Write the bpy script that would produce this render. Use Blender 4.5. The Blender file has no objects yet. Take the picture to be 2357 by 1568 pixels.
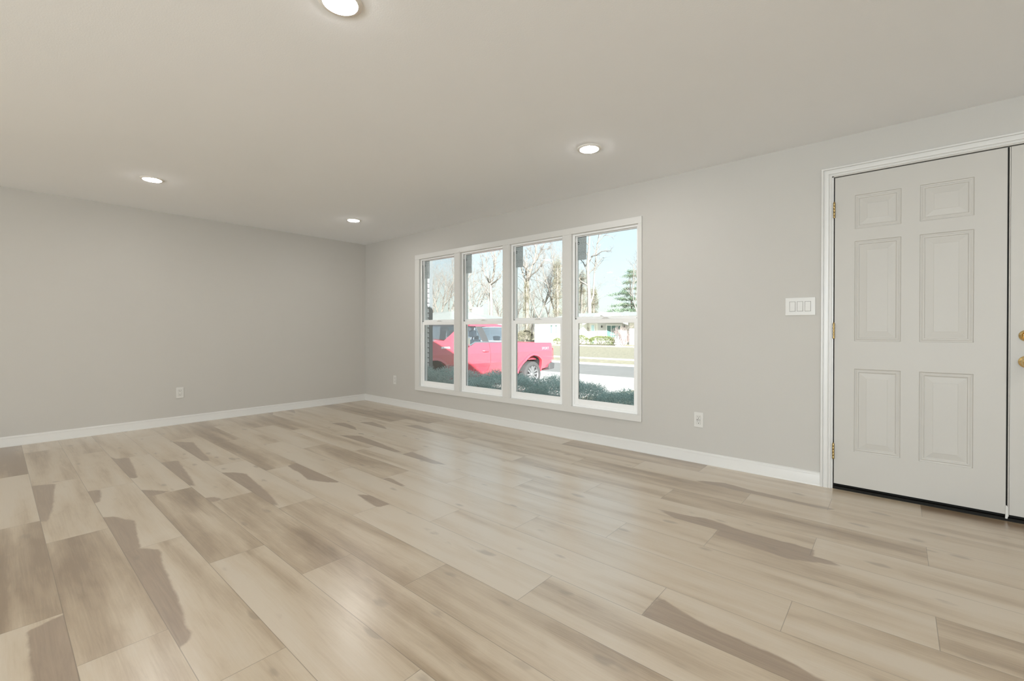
import bpy, bmesh, math, random
from mathutils import Vector, Matrix

# ------------------------------------------------------------------ camera, sky, sun, exposure
SC = bpy.context.scene
COL = SC.collection
SC.view_settings.view_transform = 'Standard'
SC.view_settings.look = 'None'
SC.view_settings.exposure = 0.60
SC.view_settings.gamma = 1.0
SC.view_settings.use_curve_mapping = False
try:
    SC.cycles.max_bounces = 10
    SC.cycles.diffuse_bounces = 6
    SC.cycles.transparent_max_bounces = 32
    SC.cycles.caustics_reflective = False
    SC.cycles.caustics_refractive = False
    SC.cycles.sample_clamp_indirect = 6.0
except Exception:
    pass

CAM = Vector((6.08572, -3.67333, 1.05861))
FPX, YAW, PITCH, ROLL, SY = 1029.31557, 0.71092, -0.00495, 0.00089, -19.16336
fwd = Vector((-math.sin(YAW) * math.cos(PITCH), math.cos(YAW) * math.cos(PITCH), math.sin(PITCH)))
r0 = Vector((math.cos(YAW), math.sin(YAW), 0))
u0 = r0.cross(fwd)
rgt = r0 * math.cos(ROLL) + u0 * math.sin(ROLL)
upv = -r0 * math.sin(ROLL) + u0 * math.cos(ROLL)
cd = bpy.data.cameras.new('camera')
cd.sensor_width = 36.0
cd.lens = FPX / 2357 * 36.0
cd.shift_y = SY / 2357
cd.clip_start = 0.05
cd.clip_end = 500
cam = bpy.data.objects.new('camera', cd)
COL.objects.link(cam)
M3 = Matrix((rgt, upv, -fwd)).transposed()
cam.matrix_world = Matrix.Translation(CAM) @ M3.to_4x4()
SC.camera = cam


def at(px, py, Y):
    """point on the vertical plane y = Y seen at that place of the photograph"""
    d = fwd + rgt * ((px - 1178.5) / FPX) - upv * ((py - 784 - SY) / FPX)
    return CAM + d * ((Y - CAM.y) / d.y)


wd = bpy.data.worlds.new('sky')
SC.world = wd
wd.use_nodes = True
wn = wd.node_tree
wn.nodes.clear()
sky = wn.nodes.new('ShaderNodeTexSky')
sky.sky_type = 'NISHITA'
sky.sun_disc = False
sky.sun_elevation = math.radians(19)
sky.sun_rotation = math.radians(130)
sky.air_density = 1.0
sky.dust_density = 1.6
sky.ozone_density = 1.2
mixw = wn.nodes.new('ShaderNodeMix')
mixw.data_type = 'RGBA'
mixw.inputs[0].default_value = 0.58
mixw.inputs[7].default_value = (5.9, 6.7, 6.85, 1)
bg = wn.nodes.new('ShaderNodeBackground')
bg.inputs[1].default_value = 0.128
wo = wn.nodes.new('ShaderNodeOutputWorld')
wn.links.new(sky.outputs[0], mixw.inputs[6])
wn.links.new(mixw.outputs[2], bg.inputs[0])
wn.links.new(bg.outputs[0], wo.inputs[0])

sd = bpy.data.lights.new('sun', 'SUN')
sd.energy = 16.5
sd.angle = math.radians(0.6)
sd.color = (1.0, 0.975, 0.94)
so = bpy.data.objects.new('sun', sd)
COL.objects.link(so)
sdir = Vector((0.766, -0.643, 0.34)).normalized()   # towards the sun
so.rotation_euler = sdir.to_track_quat('Z', 'Y').to_euler()
so.location = (20, -40, 30)
LAMP = 106.0          # radiance of the downlight lenses

# area lamp added inside the made-up back doors, standing in for daylight
ad = bpy.data.lights.new('added_back_fill', 'AREA')
ad.shape = 'RECTANGLE'
ad.size, ad.size_y = 3.5, 2.0
ad.energy = 196.0
ad.color = (0.83, 0.93, 1.0)
ao_ = bpy.data.objects.new('added_back_fill', ad)
COL.objects.link(ao_)
ao_.location = (6.5, -8.68, 1.06)
ao_.rotation_euler = (math.radians(90 + 12), 0, 0)

# ------------------------------------------------------------------ helpers


class MB:
    def __init__(s):
        s.v, s.f = [], []

    def poly(s, pts):
        n = len(s.v)
        s.v += [tuple(p) for p in pts]
        s.f.append(tuple(range(n, n + len(pts))))

    def box(s, x0, x1, y0, y1, z0, z1):
        n = len(s.v)
        s.v += [(x0, y0, z0), (x1, y0, z0), (x1, y1, z0), (x0, y1, z0), (x0, y0, z1), (x1, y0, z1), (x1, y1, z1), (x0, y1, z1)]
        s.f += [tuple(n + i for i in q) for q in ((3, 2, 1, 0), (4, 5, 6, 7), (0, 1, 5, 4), (1, 2, 6, 5), (2, 3, 7, 6), (3, 0, 4, 7))]

    def prism(s, pts, axis, a, b):
        """closed outline (2-D) extruded along axis from a to b"""
        def P(u, v, w):
            return {'x': (w, u, v), 'y': (u, w, v), 'z': (u, v, w)}[axis]
        n = len(s.v)
        k = len(pts)
        s.v += [P(u, v, a) for u, v in pts] + [P(u, v, b) for u, v in pts]
        s.f.append(tuple(n + i for i in reversed(range(k))))
        s.f.append(tuple(n + k + i for i in range(k)))
        for i in range(k):
            j = (i + 1) % k
            s.f.append((n + i, n + j, n + k + j, n + k + i))

    def tube(s, pts, rad, seg=8, cap=True):
        pts = [Vector(p) for p in pts]
        if not hasattr(rad, '__len__'):
            rad = [rad] * len(pts)
        n0 = len(s.v)
        for i, p in enumerate(pts):
            d = (pts[min(i + 1, len(pts) - 1)] - pts[max(i - 1, 0)])
            if d.length < 1e-9:
                d = Vector((0, 0, 1))
            d.normalize()
            a = d.orthogonal().normalized() if i == 0 else (a - d * a.dot(d)).normalized()
            b = d.cross(a)
            for j in range(seg):
                t = 2 * math.pi * j / seg
                s.v.append(tuple(p + (a * math.cos(t) + b * math.sin(t)) * rad[i]))
        for i in range(len(pts) - 1):
            for j in range(seg):
                k = (j + 1) % seg
                s.f.append((n0 + i * seg + j, n0 + i * seg + k, n0 + (i + 1) * seg + k, n0 + (i + 1) * seg + j))
        if cap:
            s.f.append(tuple(n0 + j for j in reversed(range(seg))))
            s.f.append(tuple(n0 + (len(pts) - 1) * seg + j for j in range(seg)))

    def lathe(s, prof, c, axis=(0, 0, 1), seg=32, cap=True):
        """profile of (radius, height along axis)"""
        c = Vector(c)
        ax = Vector(axis).normalized()
        a = ax.orthogonal().normalized()
        b = ax.cross(a)
        n0 = len(s.v)
        for r, h in prof:
            for j in range(seg):
                t = 2 * math.pi * j / seg
                s.v.append(tuple(c + ax * h + (a * math.cos(t) + b * math.sin(t)) * r))
        for i in range(len(prof) - 1):
            for j in range(seg):
                k = (j + 1) % seg
                s.f.append((n0 + i * seg + j, n0 + i * seg + k, n0 + (i + 1) * seg + k, n0 + (i + 1) * seg + j))
        if cap:
            s.f.append(tuple(n0 + j for j in reversed(range(seg))))
            s.f.append(tuple(n0 + (len(prof) - 1) * seg + j for j in range(seg)))

    def build(s, name, mat, parent=None, smooth=False, bevel=0, merge=False, fixn=True):
        me = bpy.data.meshes.new(name)
        me.from_pydata(s.v, [], s.f)
        if merge or fixn:
            bm = bmesh.new()
            bm.from_mesh(me)
            if merge:
                bmesh.ops.remove_doubles(bm, verts=bm.verts, dist=1e-5)
            if fixn:
                bmesh.ops.recalc_face_normals(bm, faces=bm.faces)
            bm.to_mesh(me)
            bm.free()
        if smooth:
            for p in me.polygons:
                p.use_smooth = True
            try:
                me.set_sharp_from_angle(angle=math.radians(smooth if smooth is not True else 40))
            except Exception:
                pass
        me.materials.append(mat)
        o = bpy.data.objects.new(name, me)
        COL.objects.link(o)
        if parent:
            o.parent = parent
        if bevel:
            m = o.modifiers.new('bevel', 'BEVEL')
            m.width = bevel
            m.segments = 2
            m.limit_method = 'ANGLE'
        return o


def tag(o, label, cat=None, group=None, kind=None):
    if label:
        o['label'] = label
    if cat:
        o['category'] = cat
    if group:
        o['group'] = group
    if kind:
        o['kind'] = kind
    return o


def empty(name, loc=(0, 0, 0), parent=None):
    o = bpy.data.objects.new(name, None)
    o.empty_display_size = 0.1
    o.location = loc
    COL.objects.link(o)
    if parent:
        o.parent = parent
    return o


def copy_tree(o, parent=None):
    c = o.copy()
    COL.objects.link(c)
    if parent:
        c.parent = parent
    for ch in o.children:
        copy_tree(ch, c)
    return c


def mat(name, col, rough=0.5, metal=0.0, spec=0.5, coat=0.0, noise=0.0, nscale=8.0, bump=0.0, bscale=60.0):
    m = bpy.data.materials.new(name)
    m.use_nodes = True
    nt = m.node_tree
    b = nt.nodes['Principled BSDF']
    b.inputs['Base Color'].default_value = (*col, 1)
    b.inputs['Roughness'].default_value = rough
    b.inputs['Metallic'].default_value = metal
    b.inputs['Specular IOR Level'].default_value = spec
    b.inputs['Coat Weight'].default_value = coat
    tc = nt.nodes.new('ShaderNodeTexCoord')
    if noise:
        n = nt.nodes.new('ShaderNodeTexNoise')
        n.inputs['Scale'].default_value = nscale
        n.inputs['Detail'].default_value = 5
        nt.links.new(tc.outputs['Object'], n.inputs['Vector'])
        r = nt.nodes.new('ShaderNodeValToRGB')
        r.color_ramp.elements[0].position = 0.3
        r.color_ramp.elements[1].position = 0.7
        r.color_ramp.elements[0].color = (*[c * (1 - noise) for c in col], 1)
        r.color_ramp.elements[1].color = (*[min(1, c * (1 + noise)) for c in col], 1)
        nt.links.new(n.outputs['Fac'], r.inputs['Fac'])
        nt.links.new(r.outputs['Color'], b.inputs['Base Color'])
    if bump:
        n2 = nt.nodes.new('ShaderNodeTexNoise')
        n2.inputs['Scale'].default_value = bscale
        n2.inputs['Detail'].default_value = 3
        nt.links.new(tc.outputs['Object'], n2.inputs['Vector'])
        bp = nt.nodes.new('ShaderNodeBump')
        bp.inputs['Strength'].default_value = bump
        bp.inputs['Distance'].default_value = 0.01
        nt.links.new(n2.outputs['Fac'], bp.inputs['Height'])
        nt.links.new(bp.outputs['Normal'], b.inputs['Normal'])
    return m


def leaf_mat(name, c1, c2, scale=3.0):
    m = mat(name, c1, 0.75, spec=0.2, noise=0.0)
    nt = m.node_tree
    b = nt.nodes['Principled BSDF']
    g = nt.nodes.new('ShaderNodeNewGeometry')
    r = nt.nodes.new('ShaderNodeValToRGB')
    r.color_ramp.elements[0].color = (*c1, 1)
    r.color_ramp.elements[1].color = (*c2, 1)
    nt.links.new(g.outputs['Random Per Island'], r.inputs['Fac'])
    nt.links.new(r.outputs['Color'], b.inputs['Base Color'])
    tr = nt.nodes.new('ShaderNodeBsdfTranslucent')
    nt.links.new(r.outputs['Color'], tr.inputs['Color'])
    mx = nt.nodes.new('ShaderNodeMixShader')
    mx.inputs[0].default_value = 0.3
    nt.links.new(b.outputs[0], mx.inputs[1])
    nt.links.new(tr.outputs[0], mx.inputs[2])
    nt.links.new(mx.outputs[0], nt.nodes['Material Output'].inputs['Surface'])
    return m


def glass_mat(name, tint=(0.97, 0.985, 0.98), refl=0.09):
    m = bpy.data.materials.new(name)
    m.use_nodes = True
    nt = m.node_tree
    nt.nodes.clear()
    o = nt.nodes.new('ShaderNodeOutputMaterial')
    t = nt.nodes.new('ShaderNodeBsdfTransparent')
    t.inputs[0].default_value = (*tint, 1)
    g = nt.nodes.new('ShaderNodeBsdfGlossy')
    g.inputs['Roughness'].default_value = 0.01
    f = nt.nodes.new('ShaderNodeLayerWeight')
    f.inputs[0].default_value = 0.25
    mu = nt.nodes.new('ShaderNodeMath')
    mu.operation = 'MULTIPLY_ADD'
    mu.inputs[1].default_value = 0.35
    mu.inputs[2].default_value = refl * 0.4
    nt.links.new(f.outputs['Fresnel'], mu.inputs[0])
    mx = nt.nodes.new('ShaderNodeMixShader')
    nt.links.new(mu.outputs[0], mx.inputs[0])
    nt.links.new(t.outputs[0], mx.inputs[1])
    nt.links.new(g.outputs[0], mx.inputs[2])
    nt.links.new(mx.outputs[0], o.inputs[0])
    return m


def paper_mat(name):
    m = mat(name, (0.62, 0.65, 0.65), 0.6)
    nt = m.node_tree
    t = nt.nodes.new('ShaderNodeBsdfTranslucent')
    t.inputs[0].default_value = (0.70, 0.74, 0.74, 1)
    tr = nt.nodes.new('ShaderNodeBsdfTransparent')
    a = nt.nodes.new('ShaderNodeMixShader'); a.inputs[0].default_value = 0.62
    c = nt.nodes.new('ShaderNodeMixShader'); c.inputs[0].default_value = 0.22
    nt.links.new(nt.nodes['Principled BSDF'].outputs[0], a.inputs[1]); nt.links.new(t.outputs[0], a.inputs[2])
    nt.links.new(a.outputs[0], c.inputs[1]); nt.links.new(tr.outputs[0], c.inputs[2])
    nt.links.new(c.outputs[0], nt.nodes['Material Output'].inputs['Surface'])
    return m


def emit_mat(name, col, s):
    m = bpy.data.materials.new(name)
    m.use_nodes = True
    b = m.node_tree.nodes['Principled BSDF']
    b.inputs['Base Color'].default_value = (0.9, 0.9, 0.9, 1)
    b.inputs['Emission Color'].default_value = (*col, 1)
    b.inputs['Emission Strength'].default_value = s
    return m


M = {
    'wall': mat('greige wall paint', (0.53, 0.512, 0.478), 0.6, spec=0.35, noise=0.012, nscale=1.2, bump=0.05, bscale=220),
    'ceiling': mat('flat ceiling paint', (0.885, 0.905, 0.935), 0.9, spec=0.1, noise=0.01, nscale=0.9, bump=0.05, bscale=150),
    'trim': mat('semi gloss white trim', (0.67, 0.66, 0.635), 0.32, spec=0.5),
    'door': mat('satin white door paint', (0.52, 0.50, 0.462), 0.5, spec=0.5, noise=0.01, nscale=3),
    'vinyl': mat('white vinyl', (0.88, 0.88, 0.87), 0.35, spec=0.5),
    'plastic': mat('white plastic', (0.66, 0.65, 0.62), 0.3, spec=0.5),
    'black': mat('black rubber', (0.010, 0.009, 0.007), 0.6, spec=0.15),
    'slot': mat('dark slot', (0.02, 0.018, 0.015), 0.6),
    'brass': mat('polished brass', (0.78, 0.58, 0.28), 0.13, metal=1.0),
    'hinge': mat('aged brass', (0.42, 0.30, 0.13), 0.35, metal=1.0, noise=0.2, nscale=60),
    'glass': glass_mat('window glass'),
    'lens': emit_mat('downlight lens', (1.0, 0.975, 0.935), LAMP),
    'sticker': paper_mat('pale sticker film'),
    'ink': mat('dark print', (0.03, 0.035, 0.035), 0.6),
    'ink2': mat('grey print', (0.20, 0.225, 0.225), 0.6),
}

# ------------------------------------------------------------------ room shell
H = 2.34
XR, YB = 8.9, -8.8
WX0, WX1, WZ0, WZ1 = 1.28, 4.41, 0.285, 2.02       # window rough opening
DX0, DX1, DZ1 = 5.745, 7.385, 2.095                # door rough opening
T = 0.16


def struct(o, label, cat=None):
    o['kind'] = 'structure'
    o['label'] = label
    if cat:
        o['category'] = cat
    return o


b = MB()
for x0, x1, z0, z1 in ((-T, WX0, -0.3, 2.47), (WX0, WX1, -0.3, WZ0), (WX0, WX1, WZ1, 2.47), (WX1, DX0, -0.3, 2.47), (DX0, DX1, DZ1, 2.47),
                       (DX0, DX1, -0.3, -0.004), (DX1, XR + T, -0.3, 2.47)):
    b.box(x0, x1, 0, T, z0, z1)
struct(b.build('wall_front', M['wall'], merge=False), 'greige wall holding the four-part window and the white door', 'wall')
b = MB(); b.box(-T, 0, YB - T, 0, -0.3, 2.47)
struct(b.build('wall_left', M['wall']), 'plain greige wall at the far left with one outlet', 'wall')
b = MB(); b.box(XR, XR + T, YB - T, 0, -0.3, 2.47)
struct(b.build('wall_right', M['wall']), 'plain greige wall on the right beyond the door', 'wall')
PX0, PX1, PZ1 = 4.7, 8.3, 2.10                     # sliding glass doors added behind the viewer to bring in more light
b = MB()
b.box(0, PX0, YB - T, YB, -0.3, 2.47); b.box(PX1, XR, YB - T, YB, -0.3, 2.47)
b.box(PX0, PX1, YB - T, YB, PZ1, 2.47); b.box(PX0, PX1, YB - T, YB, -0.3, -0.004)
struct(b.build('wall_back', M['wall']), 'greige wall behind the viewer, with added sliding glass doors', 'wall')
pd = MB()
for q in range(4):
    xa = PX0 + (PX1 - PX0) * q / 4
    xb = PX0 + (PX1 - PX0) * (q + 1) / 4
    for (u0_, u1_, v0_, v1_) in ((xa, xa + .05, 0, PZ1), (xb - .05, xb, 0, PZ1), (xa + .05, xb - .05, 0, .08), (xa + .05, xb - .05, PZ1 - .06, PZ1)):
        pd.box(u0_, u1_, YB - .10, YB - .05, v0_, v1_)
pdo = pd.build('door_3_added', M['vinyl'])
struct(pdo, 'white sliding glass doors added behind the viewer to brighten the room', 'door')
pg_ = MB(); pg_.box(PX0 + .02, PX1 - .02, YB - .08, YB - .074, .03, PZ1 - .03)
pg_.build('pane', M['glass'], pdo)
b = MB(); b.box(-0.02, XR + 0.02, YB - 0.02, 0.02, H, H + 0.12)
struct(b.build('ceiling', M['ceiling']), 'flat pale beige ceiling with recessed lights', 'ceiling')

# ------------------------------------------------------------------ plank floor
PW, PL, Y0 = 0.2335, 1.2335, -3.505
TONES = {  # (row, plank) -> brownness, plank k ends at phase + PL*k
    (-1, 0): .9, (-1, 1): .95, (-1, 2): .22, (-1, 3): .8, (-1, 4): .2, (-1, 5): .5,
    (0, 1): .38, (0, 0): .35, (0, 2): .28, (0, 3): .7, (0, 4): .3, (0, 5): .5,
    (1, 0): .35, (1, 1): .36, (1, 2): .12, (1, 3): .2, (1, 4): .42, (1, 5): .4,
    (2, 0): .3, (2, 1): .36, (2, 2): .16, (2, 3): .68, (2, 4): .14, (2, 5): .3,
    (3, 0): .3, (3, 1): .26, (3, 2): .12, (3, 3): .62, (3, 4): .55, (3, 5): .2,
    (4, 0): .55, (4, 1): .26, (4, 2): .12, (4, 3): .55, (4, 4): .6, (4, 5): .4,
    (5, 0): .6, (5, 1): .68, (5, 2): .55, (5, 3): .12, (5, 4): .12, (5, 5): .25,
    (6, 0): .5, (6, 1): .3, (6, 2): .15, (6, 3): .14, (6, 4): .2, (6, 5): .25,
    (7, 0): .6, (7, 1): .18, (7, 2): .55, (7, 3): .15, (7, 4): .3, (7, 5): .35,
    (8, 1): .6, (8, 2): .4, (8, 3): .2, (8, 4): .22, (8, 5): .25, (8, 6): .7,
    (9, 1): .3, (9, 2): .18, (9, 3): .2, (9, 4): .35, (9, 5): .25, (9, 6): .3,
    (10, 4): .3, (10, 5): .2, (10, 6): .75, (10, 3): .2,
    (11, 3): .25, (11, 4): .45, (11, 5): .7, (11, 6): .3, (12, 5): .3, (12, 4): .55, (12, 3): .4,
    (13, 4): .2, (13, 5): .25, (13, 6): .35, (14, 4): .75, (14, 5): .25, (14, 6): .75, (12, 1): .8, (13, 1): .7,
}
HEARTS = [
    (0, [(1.66,-3.493), (1.71,-3.396), (1.73,-3.392), (1.95,-3.417), (2.28,-3.440), (2.49,-3.468), (2.54,-3.483), (2.50,-3.52), (1.66,-3.52)]),
    (1, [(2.08,-3.29), (2.09,-3.207), (2.21,-3.221), (2.38,-3.246), (2.39,-3.29)]),
    (1, [(2.68,-3.29), (2.73,-3.228), (2.81,-3.198), (2.89,-3.161), (3.02,-3.180), (3.17,-3.195), (3.31,-3.204), (3.32,-3.29)]),
    (1, [(3.29,-3.29), (3.32,-3.202), (3.40,-3.154), (3.50,-3.162), (3.58,-3.173), (3.65,-3.180), (3.80,-3.188), (3.98,-3.204), (4.17,-3.223), (4.22,-3.222), (4.26,-3.237), (4.30,-3.29)]),
    (2, [(1.04,-3.06), (1.24,-3.017), (1.27,-2.939), (1.65,-2.967), (1.97,-2.999), (1.98,-3.028), (1.84,-3.06), (1.55,-3.06)]),
    (2, [(2.29,-3.05), (2.38,-2.979), (2.49,-2.915), (2.50,-3.05)]),
    (3, [(1.65,-2.82), (1.68,-2.694), (2.05,-2.732), (2.32,-2.757), (2.49,-2.782), (2.43,-2.82)]),
    (3, [(2.78,-2.82), (2.82,-2.756), (2.90,-2.743), (2.91,-2.82)]),
    (4, [(0.88,-2.58), (1.08,-2.445), (1.44,-2.484), (1.79,-2.513), (1.90,-2.532), (1.82,-2.58)]),
    (4, [(2.27,-2.59), (2.36,-2.510), (2.47,-2.458), (2.67,-2.483), (2.92,-2.501), (3.15,-2.530), (3.30,-2.56), (3.16,-2.59)]),
    (5, [(2.50,-2.186), (2.46,-2.10), (2.92,-2.09), (3.15,-2.10), (3.15,-2.120), (3.07,-2.177), (2.94,-2.226), (2.78,-2.200)]),
    (5, [(3.46,-2.147), (3.55,-2.09), (3.76,-2.09), (3.75,-2.181), (3.59,-2.170)]),
    (7, [(3.32,-1.89), (3.32,-1.817), (3.57,-1.850), (3.52,-1.89)]),
    (9, [(1.83,-1.42), (2.02,-1.280), (2.49,-1.320), (2.87,-1.370), (2.76,-1.42)]),
    (9, [(2.90,-1.42), (2.90,-1.299), (3.20,-1.337), (3.44,-1.350), (3.25,-1.42)]),
    (-1, [(3.78,-3.60), (3.73,-3.49), (4.60,-3.49), (4.60,-3.605)]),
    (13, [(5.01,-0.455), (5.11,-0.395), (5.19,-0.370), (5.37,-0.403), (5.50,-0.406), (5.66,-0.427), (5.82,-0.422), (5.79,-0.459), (5.62,-0.501), (5.47,-0.498), (5.33,-0.489), (5.20,-0.461), (5.08,-0.477)]),
    (10, [(5.00,-1.11), (5.22,-1.081), (5.28,-1.055), (5.47,-1.094), (5.65,-1.090), (5.79,-1.091), (5.79,-1.20), (5.20,-1.20)]),
    (9, [(5.37,-1.15), (5.72,-1.15), (5.80,-1.15), (5.90,-1.189), (5.87,-1.210), (5.82,-1.223), (5.76,-1.255), (5.70,-1.277), (5.66,-1.272), (5.61,-1.262), (5.49,-1.248), (5.37,-1.242)]),
    (6, [(5.37,-1.95), (5.54,-2.0), (5.63,-2.009), (5.73,-2.008), (5.82,-2.012), (5.92,-2.040), (6.4,-2.06), (6.4,-2.12), (5.37,-2.12)]),
]


def sdf(px, py, poly):
    d = 1e9
    ins = False
    n = len(poly)
    for i in range(n):
        x1, y1 = poly[i]
        x2, y2 = poly[(i + 1) % n]
        ex, ey = x2 - x1, y2 - y1
        t = max(0, min(1, ((px - x1) * ex + (py - y1) * ey) / (ex * ex + ey * ey + 1e-12)))
        d = min(d, math.hypot(px - x1 - ex * t, py - y1 - ey * t))
        if (y1 > py) != (y2 > py) and px < (x2 - x1) * (py - y1) / (y2 - y1) + x1:
            ins = not ins
    return d if ins else -d


random.seed(4)
FV, FF, UVS, ATT = [], [], [], []
row0, row1 = int(math.floor((YB - Y0) / PW)), 15
for r in range(row0, row1):
    yb = Y0 + PW * r
    ph = 0.03 + 0.4075 * ((r + 1) % 3)
    for k in range(0, 9):
        xa, xb = ph + PL * (k - 1), ph + PL * k
        if xb < -0.01 or xa > XR:
            continue
        tone = TONES.get((r, k), random.choice((.15, .2, .3, .35, .5, .65)))
        seed = random.random()
        polys = [p for rr, p in HEARTS if rr == r and min(q[0] for q in p) < xb and max(q[0] for q in p) > xa]
        if not polys and (r, k) not in TONES and random.random() < 0.35:
            s = random.uniform(0.1, 0.5)
            polys = [[(xa + s, yb - .02), (xa + s + .1, yb + .11), (xa + s + .4, yb + .07), (xa + s + .6, yb - .02)]]
        near = bool(polys)
        nu, nv = (44, 12) if near else (1, 1)
        base = len(FV)
        for j in range(nv + 1):
            for i in range(nu + 1):
                u, v = PL * i / nu, PW * j / nv
                x, y = xa + u, yb + v
                hs = max([sdf(x, y, p) for p in polys]) if near else -1
                FV.append((max(-0.01, min(XR + .01, x)), max(YB - .01, min(0.01, y)), 0.0))
                UVS.append((u if x > -0.01 else u + (-0.01 - x), v))
                ATT.append((tone, seed, max(0, min(1, 0.5 + hs * 12)), 1))
        for j in range(nv):
            for i in range(nu):
                a = base + j * (nu + 1) + i
                FF.append((a, a + 1, a + nu + 2, a + nu + 1))
me = bpy.data.meshes.new('floor')
me.from_pydata(FV, [], FF)
uv = me.uv_layers.new(name='plank')
at_ = me.color_attributes.new(name='plank_look', type='FLOAT_COLOR', domain='POINT')
for i, c in enumerate(ATT):
    at_.data[i].color = c
for lp in me.loops:
    uv.data[lp.index].uv = UVS[lp.vertex_index]


def floor_mat():
    m = bpy.data.materials.new('vinyl plank floor')
    m.use_nodes = True
    nt = m.node_tree
    L, N = nt.links.new, nt.nodes.new
    bs = nt.nodes['Principled BSDF']
    uvn = N('ShaderNodeUVMap'); uvn.uv_map = 'plank'
    at2 = N('ShaderNodeVertexColor'); at2.layer_name = 'plank_look'
    sep = N('ShaderNodeSeparateColor'); L(at2.outputs['Color'], sep.inputs[0])
    sx = N('ShaderNodeSeparateXYZ'); L(uvn.outputs[0], sx.inputs[0])

    def math_(op, a, b_=None, c=None, clamp=False):
        n = N('ShaderNodeMath'); n.operation = op; n.use_clamp = clamp
        for i, q in enumerate((a, b_, c)):
            if q is None:
                continue
            if isinstance(q, (int, float)):
                n.inputs[i].default_value = q
            else:
                L(q, n.inputs[i])
        return n.outputs[0]
    seedz = math_('MULTIPLY', sep.outputs[1], 53.0)

    def noise(sc_u, sc_v, detail=3, rough=0.5, dist=0.0, off=0.0):
        c = N('ShaderNodeCombineXYZ')
        L(math_('MULTIPLY', sx.outputs[0], sc_u), c.inputs[0])
        L(math_('MULTIPLY', sx.outputs[1], sc_v), c.inputs[1])
        L(math_('ADD', seedz, off), c.inputs[2])
        n = N('ShaderNodeTexNoise')
        n.inputs['Scale'].default_value = 1.0
        n.inputs['Detail'].default_value = detail
        n.inputs['Roughness'].default_value = rough
        n.inputs['Distortion'].default_value = dist
        L(c.outputs[0], n.inputs['Vector'])
        return n.outputs['Fac']
    band = noise(0.9, 9.0, 2, 0.4, 0.3)
    cloud = noise(4.0, 11.0, 3, 0.5, 1.2, 7)
    grain = noise(6.0, 170.0, 3, 0.6, 0.15, 13)
    fine = noise(60.0, 420.0, 2, 0.6, 0.0, 19)
    edge = noise(14.0, 30.0, 3, 0.6, 0.0, 23)
    # tone of the wood
    t1 = math_('MULTIPLY_ADD', math_('SUBTRACT', band, 0.5), 1.75, sep.outputs[0])
    t2 = math_('MULTIPLY_ADD', math_('SUBTRACT', cloud, 0.5), 0.42, t1)
    swirl = noise(2.2, 34.0, 4, 0.55, 2.2, 31)
    t2 = math_('MULTIPLY_ADD', math_('SUBTRACT', swirl, 0.5), 0.42, t2)
    t3 = math_('MULTIPLY_ADD', math_('SUBTRACT', grain, 0.5), 0.34, t2)
    t4 = math_('MULTIPLY_ADD', math_('SUBTRACT', fine, 0.5), 0.10, t3, clamp=True)
    ramp = N('ShaderNodeValToRGB')
    el = ramp.color_ramp.elements
    el[0].position = 0.0; el[0].color = (0.570, 0.485, 0.378, 1)
    el[1].position = 1.0; el[1].color = (0.235, 0.158, 0.090, 1)
    e = el.new(0.35); e.color = (0.515, 0.418, 0.300, 1)
    e = el.new(0.65); e.color = (0.385, 0.290, 0.188, 1)
    L(t4, ramp.inputs[0])
    # heartwood
    hh = math_('MULTIPLY_ADD', math_('SUBTRACT', edge, 0.5), 0.28, sep.outputs[2])
    mr = N('ShaderNodeMapRange'); mr.interpolation_type = 'SMOOTHSTEP'
    mr.inputs[1].default_value = 0.43; mr.inputs[2].default_value = 0.60
    L(hh, mr.inputs[0])
    hr = N('ShaderNodeValToRGB')
    hr.color_ramp.elements[0].color = (0.235, 0.165, 0.108, 1)
    hr.color_ramp.elements[1].color = (0.35, 0.258, 0.175, 1)
    hr.color_ramp.elements[0].position = 0.3; hr.color_ramp.elements[1].position = 0.7
    L(math_('MULTIPLY_ADD', grain, 0.4, math_('MULTIPLY', swirl, 0.6)), hr.inputs[0])
    mx = N('ShaderNodeMix'); mx.data_type = 'RGBA'
    L(mr.outputs[0], mx.inputs[0]); L(ramp.outputs[0], mx.inputs[6]); L(hr.outputs[0], mx.inputs[7])
    # knots
    kc = N('ShaderNodeCombineXYZ')
    L(math_('MULTIPLY', sx.outputs[0], 3.6), kc.inputs[0]); L(math_('MULTIPLY', sx.outputs[1], 8.5), kc.inputs[1]); L(seedz, kc.inputs[2])
    vo = N('ShaderNodeTexVoronoi'); vo.inputs['Scale'].default_value = 1.0
    L(kc.outputs[0], vo.inputs['Vector'])
    kd = math_('MULTIPLY_ADD', math_('SUBTRACT', cloud, 0.5), 0.55, vo.outputs['Distance'])
    kr = N('ShaderNodeMapRange'); kr.interpolation_type = 'SMOOTHSTEP'
    kr.inputs[1].default_value = 0.03; kr.inputs[2].default_value = 0.17
    kr.inputs[3].default_value = 0.48; kr.inputs[4].default_value = 0.0
    L(kd, kr.inputs[0])
    mk = N('ShaderNodeMix'); mk.data_type = 'RGBA'
    L(kr.outputs[0], mk.inputs[0]); L(mx.outputs[2], mk.inputs[6]); mk.inputs[7].default_value = (0.17, 0.12, 0.075, 1)
    # joints
    v = sx.outputs[1]; u = sx.outputs[0]
    dv = math_('MINIMUM', v, math_('SUBTRACT', PW, v))
    du = math_('MINIMUM', u, math_('SUBTRACT', PL, u))
    dd = math_('MINIMUM', dv, du)
    jr = N('ShaderNodeMapRange'); jr.interpolation_type = 'SMOOTHSTEP'
    jr.inputs[1].default_value = 0.0006; jr.inputs[2].default_value = 0.0018
    jr.inputs[3].default_value = 0.62; jr.inputs[4].default_value = 0.0
    L(dd, jr.inputs[0])
    mj = N('ShaderNodeMix'); mj.data_type = 'RGBA'
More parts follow.
